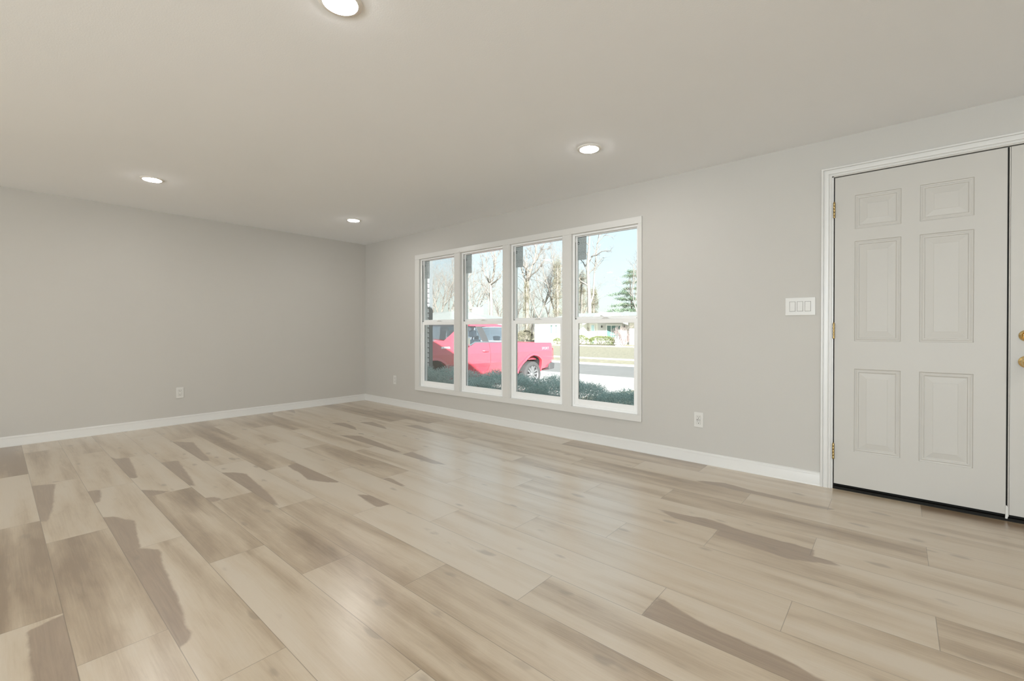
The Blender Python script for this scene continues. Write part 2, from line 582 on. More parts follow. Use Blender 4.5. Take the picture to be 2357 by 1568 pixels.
    L(jr.outputs[0], mj.inputs[0]); L(mk.outputs[2], mj.inputs[6]); mj.inputs[7].default_value = (0.12, 0.085, 0.05, 1)
    L(mj.outputs[2], bs.inputs['Base Color'])
    bs.inputs['Specular IOR Level'].default_value = 0.5
    bs.inputs['Coat Weight'].default_value = 1.0
    bs.inputs['Coat IOR'].default_value = 1.95
    bs.inputs['Coat Roughness'].default_value = 0.28
    ro = math_('MULTIPLY_ADD', grain, 0.10, 0.42)
    L(ro, bs.inputs['Roughness'])
    bp = N('ShaderNodeBump'); bp.inputs['Strength'].default_value = 0.25; bp.inputs['Distance'].default_value = 0.002
    hgt = math_('SUBTRACT', math_('MULTIPLY', grain, 0.35), jr.outputs[0])
    L(hgt, bp.inputs['Height']); L(bp.outputs[0], bs.inputs['Normal'])
    return m


me.materials.append(floor_mat())
fo = bpy.data.objects.new('floor', me)
COL.objects.link(fo)
struct(fo, 'pale oak-look plank floor with browner patches', 'floor')

# ------------------------------------------------------------------ baseboards


def baseboard(name, run, a, b_, label):
    # profile (out from the wall, height) : shoe, flat field, stepped cap
    prof = [(0, 0), (0.019, 0), (0.0185, 0.006), (0.016, 0.013), (0.0125, 0.017), (0.0125, 0.066), (0.0105, 0.070), (0.0115, 0.075), (0.0095, 0.083), (0.005, 0.090), (0, 0.0915)]
    m_ = MB()
    if run == 'x':
        m_.prism([(-p, z) for p, z in prof], 'x', a, b_)
    else:
        m_.prism([(p, z) for p, z in prof], 'y', a, b_)
    o = m_.build(name, M['trim'], smooth=50)
    return struct(o, label, 'baseboard')


baseboard('baseboard_front', 'x', 0.0, 5.694, 'white baseboard running under the window to the door casing')
baseboard('baseboard_left', 'y', YB, 0.0, 'white baseboard along the left wall')
baseboard('baseboard_right_of_door', 'x', 7.43, XR, 'white baseboard right of the double door')

# ------------------------------------------------------------------ window casing and windows
WIN = [(1.326 + 0.789 * i, 2.010 + 0.789 * i) for i in range(4)]
OZ0, OZ1 = 0.319, 1.985
CX0, CX1, CZ0, CZ1 = 1.236, 4.412, 0.261, 2.046
FY = -0.018
b = MB()
b.box(CX0, CX1, FY, 0.0, CZ0, OZ0)
b.box(CX0, CX1, FY, 0.0, OZ1, CZ1)
xs = [CX0] + [x for w in WIN for x in w] + [CX1]
for i in range(0, len(xs), 2):
    b.box(xs[i], xs[i + 1], FY, 0.0, OZ0, OZ1)
casing = b.build('trim_1', M['trim'], bevel=0.0025)
struct(casing, 'white casing boards framing the four-part window', 'window casing')
# inner beads and jamb reveals belong to the casing
b = MB()
for x0, x1 in WIN:
    b.box(x0 - 0.012, x0, 0.0, 0.02, OZ0 - .012, OZ1 + .012)
    b.box(x1, x1 + 0.012, 0.0, 0.02, OZ0 - .012, OZ1 + .012)
    b.box(x0, x1, 0.0, 0.02, OZ0 - 0.012, OZ0)
    b.box(x0, x1, 0.0, 0.02, OZ1, OZ1 + 0.012)
b.build('jamb', M['trim'], casing)
b = MB()
for x0, x1 in WIN[1:]:
    b.box(x0 - 0.016, x0 - 0.011, FY - 0.0025, FY, OZ0 - 0.02, OZ1 + 0.02)
b.build('bead', M['trim'], casing, bevel=0.001)


def ring(m_, x0, x1, z0, z1, l, r, bt, tp, y0, y1):
    """rectangular frame between the outer rectangle and the borders l r bt tp"""
    m_.box(x0, x0 + l, y0, y1, z0, z1)
    m_.box(x1 - r, x1, y0, y1, z0, z1)
    m_.box(x0 + l, x1 - r, y0, y1, z0, z0 + bt)
    m_.box(x0 + l, x1 - r, y0, y1, z1 - tp, z1)


w = WIN[0][1] - WIN[0][0]
hgt = OZ1 - OZ0
MID = 1.143 - OZ0
wi = empty('window_1', (WIN[0][0], 0, OZ0))
f = MB()
ring(f, 0, w, 0, hgt, 0.020, 0.020, 0.019, 0.018, 0.012, 0.024)
ring(f, 0, w, 0, hgt, 0.006, 0.006, 0.012, 0.010, 0.024, 0.110)
f.box(0.006, 0.014, 0.042, 0.047, MID, hgt - .01)
f.box(w - 0.014, w - 0.006, 0.042, 0.047, MID, hgt - .01)
fr = f.build('frame', M['vinyl'], wi, bevel=0.001)
f = MB()
f.box(0.012, 0.0195, 0.026, 0.034, MID + 0.03, hgt - 0.075)
f.build('balance_channel', mat('grey channel', (0.34, 0.34, 0.31), 0.5), wi)
lo = MB()
ring(lo, 0.014, w - 0.014, 0.014, MID + 0.020, 0.039, 0.039, 0.055, 0.039, 0.025, 0.046)
lsh = lo.build('lower_sash', M['vinyl'], wi, bevel=0.0015)
g = MB(); g.box(0.053, w - 0.053, 0.034, 0.037, 0.069, MID - 0.019); g.build('lower_pane', M['glass'], lsh)
g = MB()
ring(g, 0.0525, w - 0.0525, 0.0685, MID - 0.0185, 0.0022, 0.0022, 0.0035, 0.002, 0.0325, 0.034)
g.build('glazing_bead', M['plastic'], lsh)
g = MB(); g.box(0.0535, 0.0562, 0.0385, 0.042, 0.071, MID - 0.02); g.build('glazing_seal', M['slot'], lsh)
up = MB()
ring(up, 0.010, w - 0.010, MID - 0.020, hgt - 0.012, 0.018, 0.030, 0.065, 0.012, 0.048, 0.070)
ush = up.build('upper_sash', M['vinyl'], wi, bevel=0.0015)
g = MB(); g.box(0.027, w - 0.040, 0.058, 0.061, MID + 0.045, hgt - 0.024); g.build('upper_pane', M['glass'], ush)
# lock in the middle of the meeting rail and dark corner notches
g = MB()
g.prism([(w / 2 - 0.045, MID + 0.020), (w / 2 + 0.05, MID + 0.020), (w / 2 + 0.03, MID + 0.026), (w / 2 + 0.012, MID + 0.036), (w / 2 - 0.012, MID + 0.037), (w / 2 - 0.03, MID + 0.026)], 'y', 0.028, 0.052)
g.build('sash_lock', M['plastic'], wi, bevel=0.001)
g = MB(); g.box(0.018, 0.030, 0.026, 0.03, MID + 0.0205, MID + 0.028); g.box(w - 0.03, w - 0.018, 0.026, 0.03, MID + 0.0205, MID + 0.028)
g.build('tilt_latch', M['slot'], wi)
# certification sticker on the upper pane
lab = empty('energy_label', (0, 0, 0), wi)
lx0, lx1, lz1, lz0 = 0.022, 0.126, 1.968 - OZ0, 1.738 - OZ0
g = MB(); g.box(lx0, lx1, 0.0562, 0.0572, lz0, lz1); lb = g.build('sticker', M['sticker'], lab)
g = MB()
g.box(lx0 + .003, lx1 - .003, .0552, .0562, lz1 - 0.011, lz1 - 0.003)
hx, hz = lx0 + 0.016, lz1 - 0.062
g.box(hx - .009, hx - .005, .0552, .0562, hz - .012, hz + .006); g.box(hx + .005, hx + .009, .0552, .0562, hz - .012, hz + .006)
g.box(hx - .009, hx + .009, .0552, .0562, hz - .016, hz - .012)
g.prism([(hx - .011, hz + .005), (hx + .011, hz + .005), (hx, hz + .015)], 'y', .0552, .0562)
g.build('bold_print', M['ink'], lab)
g = MB()
random.seed(3)
z = lz1 - 0.018
while z > lz0 + 0.006:
    hb = random.choice((0.0016, 0.0026, 0.0018))
    x = lx0 + (0.034 if lz1 - 0.08 < z < lz1 - 0.045 else 0.006)
    while x < lx1 - 0.01:
        wl = random.uniform(0.006, 0.03)
        g.box(x, min(x + wl, lx1 - 0.006), .0555, .0562, z - hb, z)
        x += wl + random.uniform(0.0015, 0.008)
    z -= hb + random.choice((0.0024, 0.0034, 0.005))
g.build('small_print', M['ink2'], lab)
struct(wi, 'leftmost white sash window, showing a strip of outside siding', 'window')
WL = ['', 'second sash window from the left, with the red truck cab behind it',
      'third sash window from the left, with the truck bed and wheel behind it',
      'rightmost sash window, showing the street and blue sky']
for i in (1, 2, 3):
    c = copy_tree(wi)
    c.name = 'window_%d' % (i + 1)
    c.location.x = WIN[i][0]
    struct(c, WL[i], 'window')

# ------------------------------------------------------------------ double door
CP = [(0.0, 0.0), (0.0, 0.010), (0.003, 0.0125), (0.010, 0.0125), (0.0125, 0.0085), (0.0155, 0.0085), (0.018, 0.0145), (0.030, 0.0170), (0.0395, 0.0170), (0.0415, 0.0115), (0.0445, 0.0115), (0.0465, 0.0190), (0.056, 0.0190), (0.059, 0.0150), (0.059, 0.0)]
b = MB()


def sweep_u(m_, x0, x1, zt, prof):
    """profile (outward offset, depth) round a door-shaped opening"""
    for (u, d), (u2, d2) in zip(prof[:-1], prof[1:]):
        def P(u_, d_):
            return [(x0 - u_, -d_, 0.0), (x0 - u_, -d_, zt + u_), (x1 + u_, -d_, zt + u_), (x1 + u_, -d_, 0.0)]
        a, c = P(u, d), P(u2, d2)
        for i in range(3):
            m_.poly([a[i], a[i + 1], c[i + 1], c[i]])
    for s, x in ((-1, x0), (1, x1)):
        m_.poly([(x + s * u, -d, 0.0) for u, d in prof])


sweep_u(b, 5.752, 7.378, 2.085, CP)
t2 = b.build('trim_2', M['trim'], merge=True, smooth=25)
struct(t2, 'white moulded casing around the double door', 'door casing')
b = MB()
b.box(5.752, 5.762, -0.004, 0.13, 0.0, 2.085)
b.box(7.368, 7.378, -0.004, 0.13, 0.0, 2.085)
b.box(5.752, 7.378, -0.004, 0.13, 2.0805, 2.0895)
b.build('door_jamb', M['trim'], t2)
b = MB()
b.box(5.762, 7.368, 0.002, 0.12, -0.004, 0.016)
b.box(5.762, 7.368, 0.030, 0.12, 0.016, 0.034)
b.box(5.762, 7.368, 0.040, 0.12, 2.070, 2.0805)
b.box(5.762, 5.768, 0.020, 0.12, 0.016, 2.0805)
th = b.build('threshold', M['black'], t2)
th['label'] = 'black rubber threshold and weather seal'


def door_leaf(name, x0, x1, z0, z1, px, pz, label):
    e = empty(name, (x0, 0, z0))
    ox, oz = x0, z0
    m_ = MB()
    xs = sorted({x0, x1, *[q for p in px for q in p]})
    zs = sorted({z0, z1, *[q for p in pz for q in p]})
    for i in range(len(xs) - 1):
        for j in range(len(zs) - 1):
            if (xs[i], xs[i + 1]) in px and (zs[j], zs[j + 1]) in pz:
                a0, a1, c0, c1 = xs[i] - ox, xs[i + 1] - ox, zs[j] - oz, zs[j + 1] - oz
                rings = [(0, 0), (.003, .0045), (.008, .0055), (.016, .0030), (.021, .0035), (.025, .0072), (.029, .0075), (.062, .0035), (.0632, .0026)]
                R = [[(a0 + o, y, c0 + o), (a1 - o, y, c0 + o), (a1 - o, y, c1 - o), (a0 + o, y, c1 - o)] for o, y in rings]
                for A, B in zip(R[:-1], R[1:]):
                    for q in range(4):
                        m_.poly([A[q], A[(q + 1) % 4], B[(q + 1) % 4], B[q]])
                m_.poly(R[-1])
            else:
                m_.poly([(xs[i] - ox, 0, zs[j] - oz), (xs[i + 1] - ox, 0, zs[j] - oz), (xs[i + 1] - ox, 0, zs[j + 1] - oz), (xs[i] - ox, 0, zs[j + 1] - oz)])
    W, HH, D = x1 - x0, z1 - z0, 0.043
    for q in ([(0, 0, 0), (0, D, 0), (0, D, HH), (0, 0, HH)], [(W, 0, 0), (W, D, 0), (W, D, HH), (W, 0, HH)], [(0, 0, 0), (W, 0, 0), (W, D, 0), (0, D, 0)],
              [(0, 0, HH), (W, 0, HH), (W, D, HH), (0, D, HH)], [(0, D, 0), (W, D, 0), (W, D, HH), (0, D, HH)]):
        m_.poly(q)
    m_.build('door_slab', M['door'], e, merge=True)
    struct(e, label, 'door')
    return e


PZ = [(0.263, 0.807), (0.987, 1.640), (1.719, 1.939)]
d1 = door_leaf('door_1', 5.768, 6.547, 0.036, 2.0735, [(5.874, 6.103), (6.188, 6.419)], PZ, 'left leaf of the white six-panel door, with brass hinges')
d2 = door_leaf('door_2', 6.560, 7.360, 0.036, 2.0735, [(6.672, 6.903), (6.990, 7.221)], PZ, 'right leaf of the white door, cut by the photo edge, with brass knob')
b = MB()
b.box(0.779, 0.7855, -0.001, 0.03, -0.02, 2.036)
o = b.build('edge_seal', M['black'], d1)
b = MB()
b.box(-0.0065, -0.0015, -0.003, 0.03, -0.01, 2.0365)
b.build('astragal', M['door'], d2, bevel=0.001)
b = MB()
b.prism([(0.777, -0.022), (0.785, -0.022), (0.7875, -0.012), (0.7865, 0.042), (0.783, 0.050), (0.779, 0.050)], 'y', -0.006, 0.006)
b.build('corner_seal', M['plastic'], d1)
for zc in (1.858, 1.054, 0.250):
    h_ = MB()
    zc -= 0.036
    n = 5
    for i in range(n):
        za, zb = zc - 0.052 + 0.104 * i / n, zc - 0.052 + 0.104 * (i + 1) / n
        h_.lathe([(0.0062, za + 0.0008), (0.0066, za + 0.0016), (0.0066, zb - 0.0016), (0.0062, zb - 0.0008)], (-0.003, -0.0075, 0), seg=14)
    h_.lathe([(0.003, zc + 0.052), (0.0045, zc + 0.054), (0.0025, zc + 0.058)], (-0.003, -0.0075, 0), seg=12)
    h_.box(-0.006, 0.0002, -0.0065, 0.002, zc - 0.05, zc + 0.05)
    o = h_.build('hinge', M['hinge'], d1, smooth=True)
    o['label'] = 'aged brass hinge'
for nm, zc, prof in (('door_knob', 0.887, [(0.033, 0), (0.033, 0.003), (0.029, 0.007), (0.015, 0.010), (0.012, 0.014), (0.012, 0.028), (0.017, 0.033), (0.0245, 0.040), (0.0285, 0.049), (0.0275, 0.058), (0.021, 0.066), (0.010, 0.070), (0.001, 0.071)]),
                     ('deadbolt', 1.030, [(0.032, 0), (0.032, 0.004), (0.028, 0.009), (0.023, 0.013), (0.020, 0.012), (0.016, 0.009), (0.001, 0.013)])):
    k_ = MB()
    k_.lathe(prof, (6.622 - 6.560, 0, zc - 0.036), axis=(0, -1, 0), seg=40)
    if nm == 'deadbolt':
        k_.box(0.062 - .004, 0.062 + .004, -0.028, -0.008, zc - .036 - .014, zc - .036 + .014)
    o = k_.build(nm, M['brass'], d2, smooth=35)
    o['label'] = 'shiny brass ' + ('knob' if nm == 'door_knob' else 'deadbolt turn')

# ------------------------------------------------------------------ switch and outlets


def place_left(e, y, z):
    e.location = (0, y, z)
    e.rotation_euler = (0, 0, math.pi / 2)


sw = empty('light_switch', (5.573, 0, 1.2245))
b = MB(); b.box(-0.089, 0.089, -0.0055, 0, -0.062, 0.062); b.build('wall_plate', M['plastic'], sw, bevel=0.0022)
for i, xc in enumerate((-0.0455, 0.0, 0.0455)):
    b = MB(); b.box(xc - 0.0178, xc + 0.0178, -0.0062, -0.0045, -0.0345, 0.0345); b.build('rocker_gap', mat('shadow gap', (0.10, 0.09, 0.075), 0.7), sw)
    b = MB()
    t_, o_ = (0.0068, 0.0092) if i == 0 else (0.0092, 0.0068)
    b.prism([(-0.0050, -0.033), (-t_ if i else -0.0092, -0.033), (-0.0074, 0.0), (-0.0068 if i else -0.0066, 0.033), (-0.0050, 0.033)], 'x', xc - 0.0163, xc + 0.0163)
    b.build('rocker', M['plastic'], sw, bevel=0.0006)
tag(sw, 'white triple rocker light switch on the wall left of the door', 'light switch')


def outlet(usb):
    e = empty('wall_outlet')
    m_ = MB(); m_.box(-0.0355, 0.0355, -0.0055, 0, -0.0595, 0.0595); m_.build('wall_plate', M['plastic'], e, bevel=0.002)
    m_ = MB(); m_.box(-0.0172, 0.0172, -0.0060, -0.0045, -0.0338, 0.0338); m_.build('gap', mat('outlet gap', (0.3, 0.28, 0.25), 0.7), e)
    m_ = MB(); m_.box(-0.0160, 0.0160, -0.0072, -0.0045, -0.0328, 0.0328); m_.build('receptacle', M['plastic'], e, bevel=0.0008)
    for zc in (0.0205, -0.0195):
        sk = MB(); sk.box(-0.0078, -0.0055, -0.0076, -0.0070, zc + 0.000, zc + 0.0085); sk.build('plug_slot', M['slot'], e)
        sk = MB(); sk.box(0.0055, 0.0078, -0.0076, -0.0070, zc + 0.0008, zc + 0.0078); sk.build('plug_slot', M['slot'], e)
        sk = MB(); sk.lathe([(0.0030, 0.0), (0.0030, 0.0006)], (0, -0.0070, zc - 0.0068), axis=(0, -1, 0), seg=12); sk.build('ground_hole', M['slot'], e)
    if usb:
        for q in ((-0.0118, -0.0078, -0.0065, 0.0065), (-0.0018, 0.0014, -0.0050, 0.0045), (0.0085, 0.0112, -0.0050, 0.0045)):
            sk = MB(); sk.box(q[0], q[1], -0.0076, -0.0070, q[2], q[3]); sk.build('charging_port', M['slot'], e)
    return e


o1 = outlet(True)
o1.location = (4.8895, 0, 0.3435)
tag(o1, 'white outlet with charging ports on the wall between window and door', 'outlet')
o2 = outlet(False)
place_left(o2, -2.307, 0.3525)
tag(o2, 'white duplex outlet low on the left wall', 'outlet')
o3 = copy_tree(o2)
o3.rotation_euler = (0, 0, 0)
o3.location = (0.7645, 0, 0.3595)
tag(o3, 'white duplex outlet between the room corner and the window', 'outlet')

# ------------------------------------------------------------------ ceiling lights
cl = empty('ceiling_light', (1.276, -0.922, H))
b = MB()
b.lathe([(0.084, 0.0), (0.084, -0.003), (0.080, -0.006), (0.066, -0.0085), (0.0645, -0.006), (0.0645, 0.0)], (0, 0, 0), seg=48)
b.build('trim_ring', mat('white light trim', (0.82, 0.80, 0.76), 0.4), cl, smooth=30)
b = MB()
b.lathe([(0.064, -0.004), (0.062, -0.0095), (0.050, -0.0125), (0.030, -0.0145), (0.001, -0.0150)], (0, 0, 0), seg=48)
b.build('lens', M['lens'], cl, smooth=True)
tag(cl, 'lit round ceiling light nearest the far corner, above the window end', 'ceiling light', 'recessed ceiling lights')
for x, y, l in ((1.276, -2.784, 'lit round ceiling light at the left, near the left wall'),
                (4.434, -0.922, 'lit round ceiling light right of centre, in front of the rightmost window'),
                (4.434, -2.784, 'largest lit round ceiling light, cut by the top edge of the photo'),
                (7.593, -0.922, 'lit round ceiling light before the right door leaf, out of the photo'),
                (7.593, -2.784, 'lit round ceiling light right of the viewer, out of the photo'),
                (1.276, -5.1, 'lit round ceiling light added unseen in the back left of the room'),  # rear row is unseen, added for more light in the room
                (4.434, -5.1, 'lit round ceiling light added unseen behind the viewer'),
                (7.593, -5.1, 'lit round ceiling light added unseen in the back right of the room')):
    c = copy_tree(cl)
    c.location = (x, y, H)
    tag(c, l, 'ceiling light', 'recessed ceiling lights')

# ================================================================== OUTSIDE
M.update({
    'siding': mat('white lap siding', (0.93, 0.94, 0.95), 0.5, noise=0.02),
    'corner': mat('grey corner post', (0.16, 0.18, 0.19), 0.5),
    'shingle': mat('pale weathered shingles', (0.215, 0.235, 0.23), 0.85, noise=0.12, nscale=3),
    'concrete': mat('pale concrete', (0.42, 0.415, 0.40), 0.85, noise=0.05, nscale=1.5),
    'asphalt': mat('worn asphalt', (0.165, 0.168, 0.166), 0.9, noise=0.06, nscale=1.2),
    'lawn': mat('dormant lawn', (0.215, 0.205, 0.150), 0.95, noise=0.30, nscale=7),
    'verge': mat('patchy verge', (0.24, 0.225, 0.16), 0.95, noise=0.25, nscale=4),
    'mulch': mat('dark mulch', (0.07, 0.06, 0.05), 0.95, noise=0.3, nscale=20),
    'bark': mat('pale sunlit bark', (0.205, 0.19, 0.17), 0.9, noise=0.3, nscale=4),
    'bark2': mat('grey brown twigs', (0.17, 0.15, 0.135), 0.9, noise=0.25, nscale=4),
    'yew': leaf_mat('yew needles', (0.22, 0.34, 0.325), (0.62, 0.77, 0.745)),
    'box': leaf_mat('boxwood leaves', (0.10, 0.13, 0.04), (0.26, 0.30, 0.13)),
    'ivy': leaf_mat('ivy leaves', (0.10, 0.095, 0.06), (0.36, 0.34, 0.26)),
    'pine': leaf_mat('pine needles', (0.07, 0.13, 0.085), (0.28, 0.38, 0.25)),
    'twigred': mat('pinkish bare twigs', (0.30, 0.235, 0.23), 0.9, noise=0.2, nscale=6),
    'housewall': mat('white painted house wall', (0.80, 0.80, 0.765), 0.7),
    'housegrey': mat('pale grey house siding', (0.60, 0.61, 0.61), 0.7),
    'bluedoor': mat('pale blue door', (0.45, 0.66, 0.72), 0.5),
    'whitetrim': mat('bright white trim', (0.82, 0.83, 0.83), 0.5),
    'farglass': mat('green tinted window glass', (0.10, 0.20, 0.19), 0.08, spec=0.8),
    'chimney': mat('pale stucco chimney', (0.62, 0.53, 0.47), 0.9, noise=0.05),
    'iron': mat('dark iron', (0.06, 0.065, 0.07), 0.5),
    'rust': mat('weathered metal', (0.20, 0.18, 0.17), 0.6),
    'stone': mat('white cast stone', (0.72, 0.70, 0.70), 0.8),
})

# ground profile (y, z)
G0 = -0.47


def slab(name, x0, x1, prof, m, label, cat, th=0.12, top=0.0):
    m_ = MB()
    n = len(prof)
    for i in range(n - 1):
        (ya, za), (yb, zb) = prof[i], prof[i + 1]
        za += top; zb += top
        m_.poly([(x0, ya, za), (x1, ya, za), (x1, yb, zb), (x0, yb, zb)])
        m_.poly([(x0, ya, za - th), (x1, ya, za - th), (x1, yb, zb - th), (x0, yb, zb - th)])
        m_.poly([(x0, ya, za), (x0, yb, zb), (x0, yb, zb - th), (x0, ya, za - th)])
        m_.poly([(x1, ya, za), (x1, yb, zb), (x1, yb, zb - th), (x1, ya, za - th)])
    for (y, z) in (prof[0], prof[-1]):
        m_.poly([(x0, y, z + top), (x1, y, z + top), (x1, y, z + top - th), (x0, y, z + top - th)])
    return struct(m_.build(name, m, merge=True), label, cat)


slab('lawn_near', -60, 30, [(0.16, G0), (2.2, -0.55), (8, -0.78), (13.6, -0.97)], M['lawn'], 'near lawn between the house and the street', 'lawn')
slab('patio', -6, 16, [(-24, -0.15), (YB - T, -0.15)], M['concrete'], 'unseen concrete patio added behind the house to bounce sun indoors', 'patio')  # unseen slab, added so sunlit ground bounces light through the back doors
slab('driveway', -7.3, -0.2, [(2.12, -0.535), (8, -0.75), (13.75, -0.965)], M['concrete'], 'pale concrete driveway under the red truck', 'driveway', th=0.10)
slab('planting_bed', -1.0, 5.6, [(0.17, -0.45), (1.9, -0.50)], M['mulch'], 'dark planting bed below the window', 'planting bed', th=0.08)
slab('curb_near', -80, 30, [(13.75, -0.955), (13.95, -0.955)], M['concrete'], 'near street curb', 'curb', th=0.2)
slab('street', -80, 30, [(13.95, -1.03), (17.0, -0.99), (20.0, -1.03)], M['asphalt'], 'grey asphalt street', 'street', th=0.2)
slab('curb_far', -80, 30, [(20.0, -0.93), (20.35, -0.93)], M['concrete'], 'white curb on the far side of the street', 'curb', th=0.2)
slab('verge', -80, 30, [(20.35, -0.94), (22.7, -0.89)], M['verge'], 'patchy grass strip between the far curb and the sidewalk', 'grass strip', th=0.2)
slab('sidewalk', -80, 30, [(22.7, -0.87), (23.9, -0.86)], M['concrete'], 'pale sidewalk across the street', 'sidewalk', th=0.2)
slab('lawn_far', -80, 30, [(23.9, -0.88), (30, -0.68), (35.0, -0.48)], M['lawn'], 'pale dormant lawn of the house across the street', 'lawn', th=0.2)
slab('house_yard', -110, 40, [(35.0, -0.45), (36.1, -0.44), (60, -0.12), (130, 0.35)], M['verge'], 'light ground around the house across the street', 'yard', th=0.3)
slab('front_walk_far', -40, 10, [(34.1, -0.49), (35.05, -0.455)], M['concrete'], 'pale walk before the shrubs of the house across the street', 'walk', th=0.1)
dw = slab('driveway_far', -30.5, -22.2, [(20.4, -0.90), (23.9, -0.83), (30, -0.62), (37.2, -0.38)], M['whitetrim'], 'white driveway rising to the garage across the street', 'driveway', th=0.1)
b = MB()
for y_, z_ in ((26.0, -0.755), (28.6, -0.665), (31.2, -0.575)):
    pts = [(-30.4 + i * 0.9, y_ - 0.02 * (i - 4) ** 2, z_ + 0.004 - 0.02 * (i - 4) ** 2 * 0.034) for i in range(10)]
    for p, q in zip(pts[:-1], pts[1:]):
        b.poly([p, q, (q[0], q[1] + 0.09, q[2] + 0.004), (p[0], p[1] + 0.09, p[2] + 0.004)])
b.build('expansion_joint', M['corner'], dw, fixn=False)

# our own house: garage wing beside the window, and the roof whose shadow falls on the truck
b = MB()
zz = -0.6
while zz < 2.75:
    b.prism([(0.0, zz), (0.012, zz), (0.002, zz + 0.0997), (0.0, zz + 0.0997)], 'y', 0.16, 2.045)
    zz += 0.0997
wing = MB()
wing.box(-6.6, -1.05, 0.16, 2.05, -0.8, 2.75)
wg = wing.build('wall_wing', M['siding'])
struct(wg, 'white house wing projecting just left of the window', 'wall')
lap = MB()
lap.v = [(-1.05 + x, y, z) for x, y, z in b.v]; lap.f = b.f
lap.build('lap_siding', M['siding'], wg)
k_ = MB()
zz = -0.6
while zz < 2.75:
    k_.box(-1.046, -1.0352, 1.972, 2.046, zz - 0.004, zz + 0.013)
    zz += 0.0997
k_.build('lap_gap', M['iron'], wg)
k_ = MB(); k_.box(-1.12, -1.028, 2.046, 2.13, -0.6, 2.75); k_.build('corner_post', M['corner'], wg)
b = MB()
b.prism([(-9.35, 2.47), (0.23, 2.47), (0.23, 2.49), (-4.3, 4.50), (-9.45, 2.50)], 'x', -8.0, 10.0)
struct(b.build('roof', M['shingle']), 'roof of this house, above the room', 'roof')
b = MB()
b.prism([(-6.7, 2.75), (-1.0, 2.75), (-1.0, 2.80), (-3.8, 3.6), (-6.7, 2.80)], 'y', 0.36, 2.2)
struct(b.build('roof_wing', M['shingle']), 'low roof over the house wing left of the window', 'roof')

# ------------------------------------------------------------------ yew hedge below the window


def blob_leaves(m_, c, r, n, size, rnd, shell=0.55, lump=0.12, aspect=0.42, up=0.5, boxy=2.0):
    ph = [rnd.uniform(0, 6.28) for _ in range(6)]
    for _ in range(n):
        while True:
            d = Vector((rnd.gauss(0, 1), rnd.gauss(0, 1), rnd.gauss(0, 1)))
            if d.length > 0.01:
                break
        d.normalize()
        if d.z < -0.55:
            d.z = -d.z * 0.3
            d.normalize()
        q = (abs(d.x) ** boxy + abs(d.y) ** boxy + abs(d.z) ** boxy) ** (-1 / boxy)
        k = 1 + lump * (math.sin(5 * d.x + ph[0]) * math.sin(4 * d.y + ph[1]) + 0.6 * math.sin(9 * d.z + ph[2]) * math.sin(8 * d.x + ph[3])) + rnd.gauss(0, 0.03)
        t = (shell + (1 - shell) * rnd.random() ** 0.5) * k * q
        p = Vector((c[0] + d.x * r[0] * t, c[1] + d.y * r[1] * t, c[2] + d.z * r[2] * t))
        a = (d + Vector((rnd.gauss(0, .6), rnd.gauss(0, .6), rnd.gauss(0, .6) + up))).normalized()
        s = a.orthogonal().normalized()
        s = (Matrix.Rotation(rnd.uniform(0, 6.28), 3, a) @ s)
        l = size * rnd.uniform(0.7, 1.5)
        w_ = l * aspect
        n0 = len(m_.v)
        m_.v += [tuple(p - s * w_ * .5), tuple(p + s * w_ * .5), tuple(p + a * l + s * w_ * .12), tuple(p + a * l - s * w_ * .12)]
        m_.f.append((n0, n0 + 1, n0 + 2, n0 + 3))


YEW = [(-0.20, 1.10, 0.56, 0.44, 'dark green yew shrub behind the leftmost window, beside the siding'),
       (0.72, 1.12, 0.62, 0.45, 'dark green yew shrub seen low in the second window from the left, showing pale twigs'),
       (1.80, 1.12, 0.64, 0.475, 'dark green yew shrub below the truck wheel, low in the third window'),
       (2.86, 1.10, 0.62, 0.455, 'dark green yew shrub at the left of the rightmost window'),
       (3.86, 1.02, 0.60, 0.395, 'dark green yew shrub at the right edge of the rightmost window')]
for i, (x, y, rx, top, lab_) in enumerate(YEW):
    rn = random.Random(40 + i)
    e = empty('yew_shrub', (x, y, -0.48))
    m_ = MB()
    hh = (top + 0.48)
    zc = hh * 0.45
    blob_leaves(m_, (0, 0, zc), (rx, 0.52, hh - zc - 0.03), 52000, 0.018, rn, shell=0.70, lump=0.09, aspect=0.30, up=0.15, boxy=2.6)
    for _ in range(0):          # feathery shoots on top
        bx, by = rn.uniform(-rx * .85, rx * .85), rn.uniform(-.4, .4)
        bz = hh * 0.93
        dr = Vector((rn.gauss(0, .3), rn.gauss(0, .3), 1)).normalized()
        L_ = rn.uniform(0.02, 0.05)
        for q in range(12):
            t = q / 12
            p = Vector((bx, by, bz)) + dr * L_ * t
            a = (dr * 0.6 + Vector((rn.gauss(0, .6), rn.gauss(0, .6), rn.gauss(0, .2)))).normalized()
            s = a.orthogonal().normalized() * 0.006
            n0 = len(m_.v)
            m_.v += [tuple(p - s), tuple(p + s), tuple(p + a * .035 + s * .3), tuple(p + a * .035 - s * .3)]
            m_.f.append((n0, n0 + 1, n0 + 2, n0 + 3))
    m_.build('foliage', M['yew'], e, fixn=False)
    s_ = MB()
    for _ in range(16):
        a_ = rn.uniform(0, 6.28)
        p0 = Vector((rn.uniform(-.08, .08), rn.uniform(-.08, .08), 0))
        p1 = Vector((math.cos(a_) * rx * .5, math.sin(a_) * .26, hh * .45))
        p2 = Vector((math.cos(a_) * rx * .88, math.sin(a_) * .48, hh * rn.uniform(.55, .85)))
        s_.tube([p0, p1, p2], [.014, .009, .003], 5)
    s_.build('stems', M['bark'], e, fixn=False)
    tag(e, lab_, 'shrub', 'yew hedge below the window')

# ------------------------------------------------------------------ trees


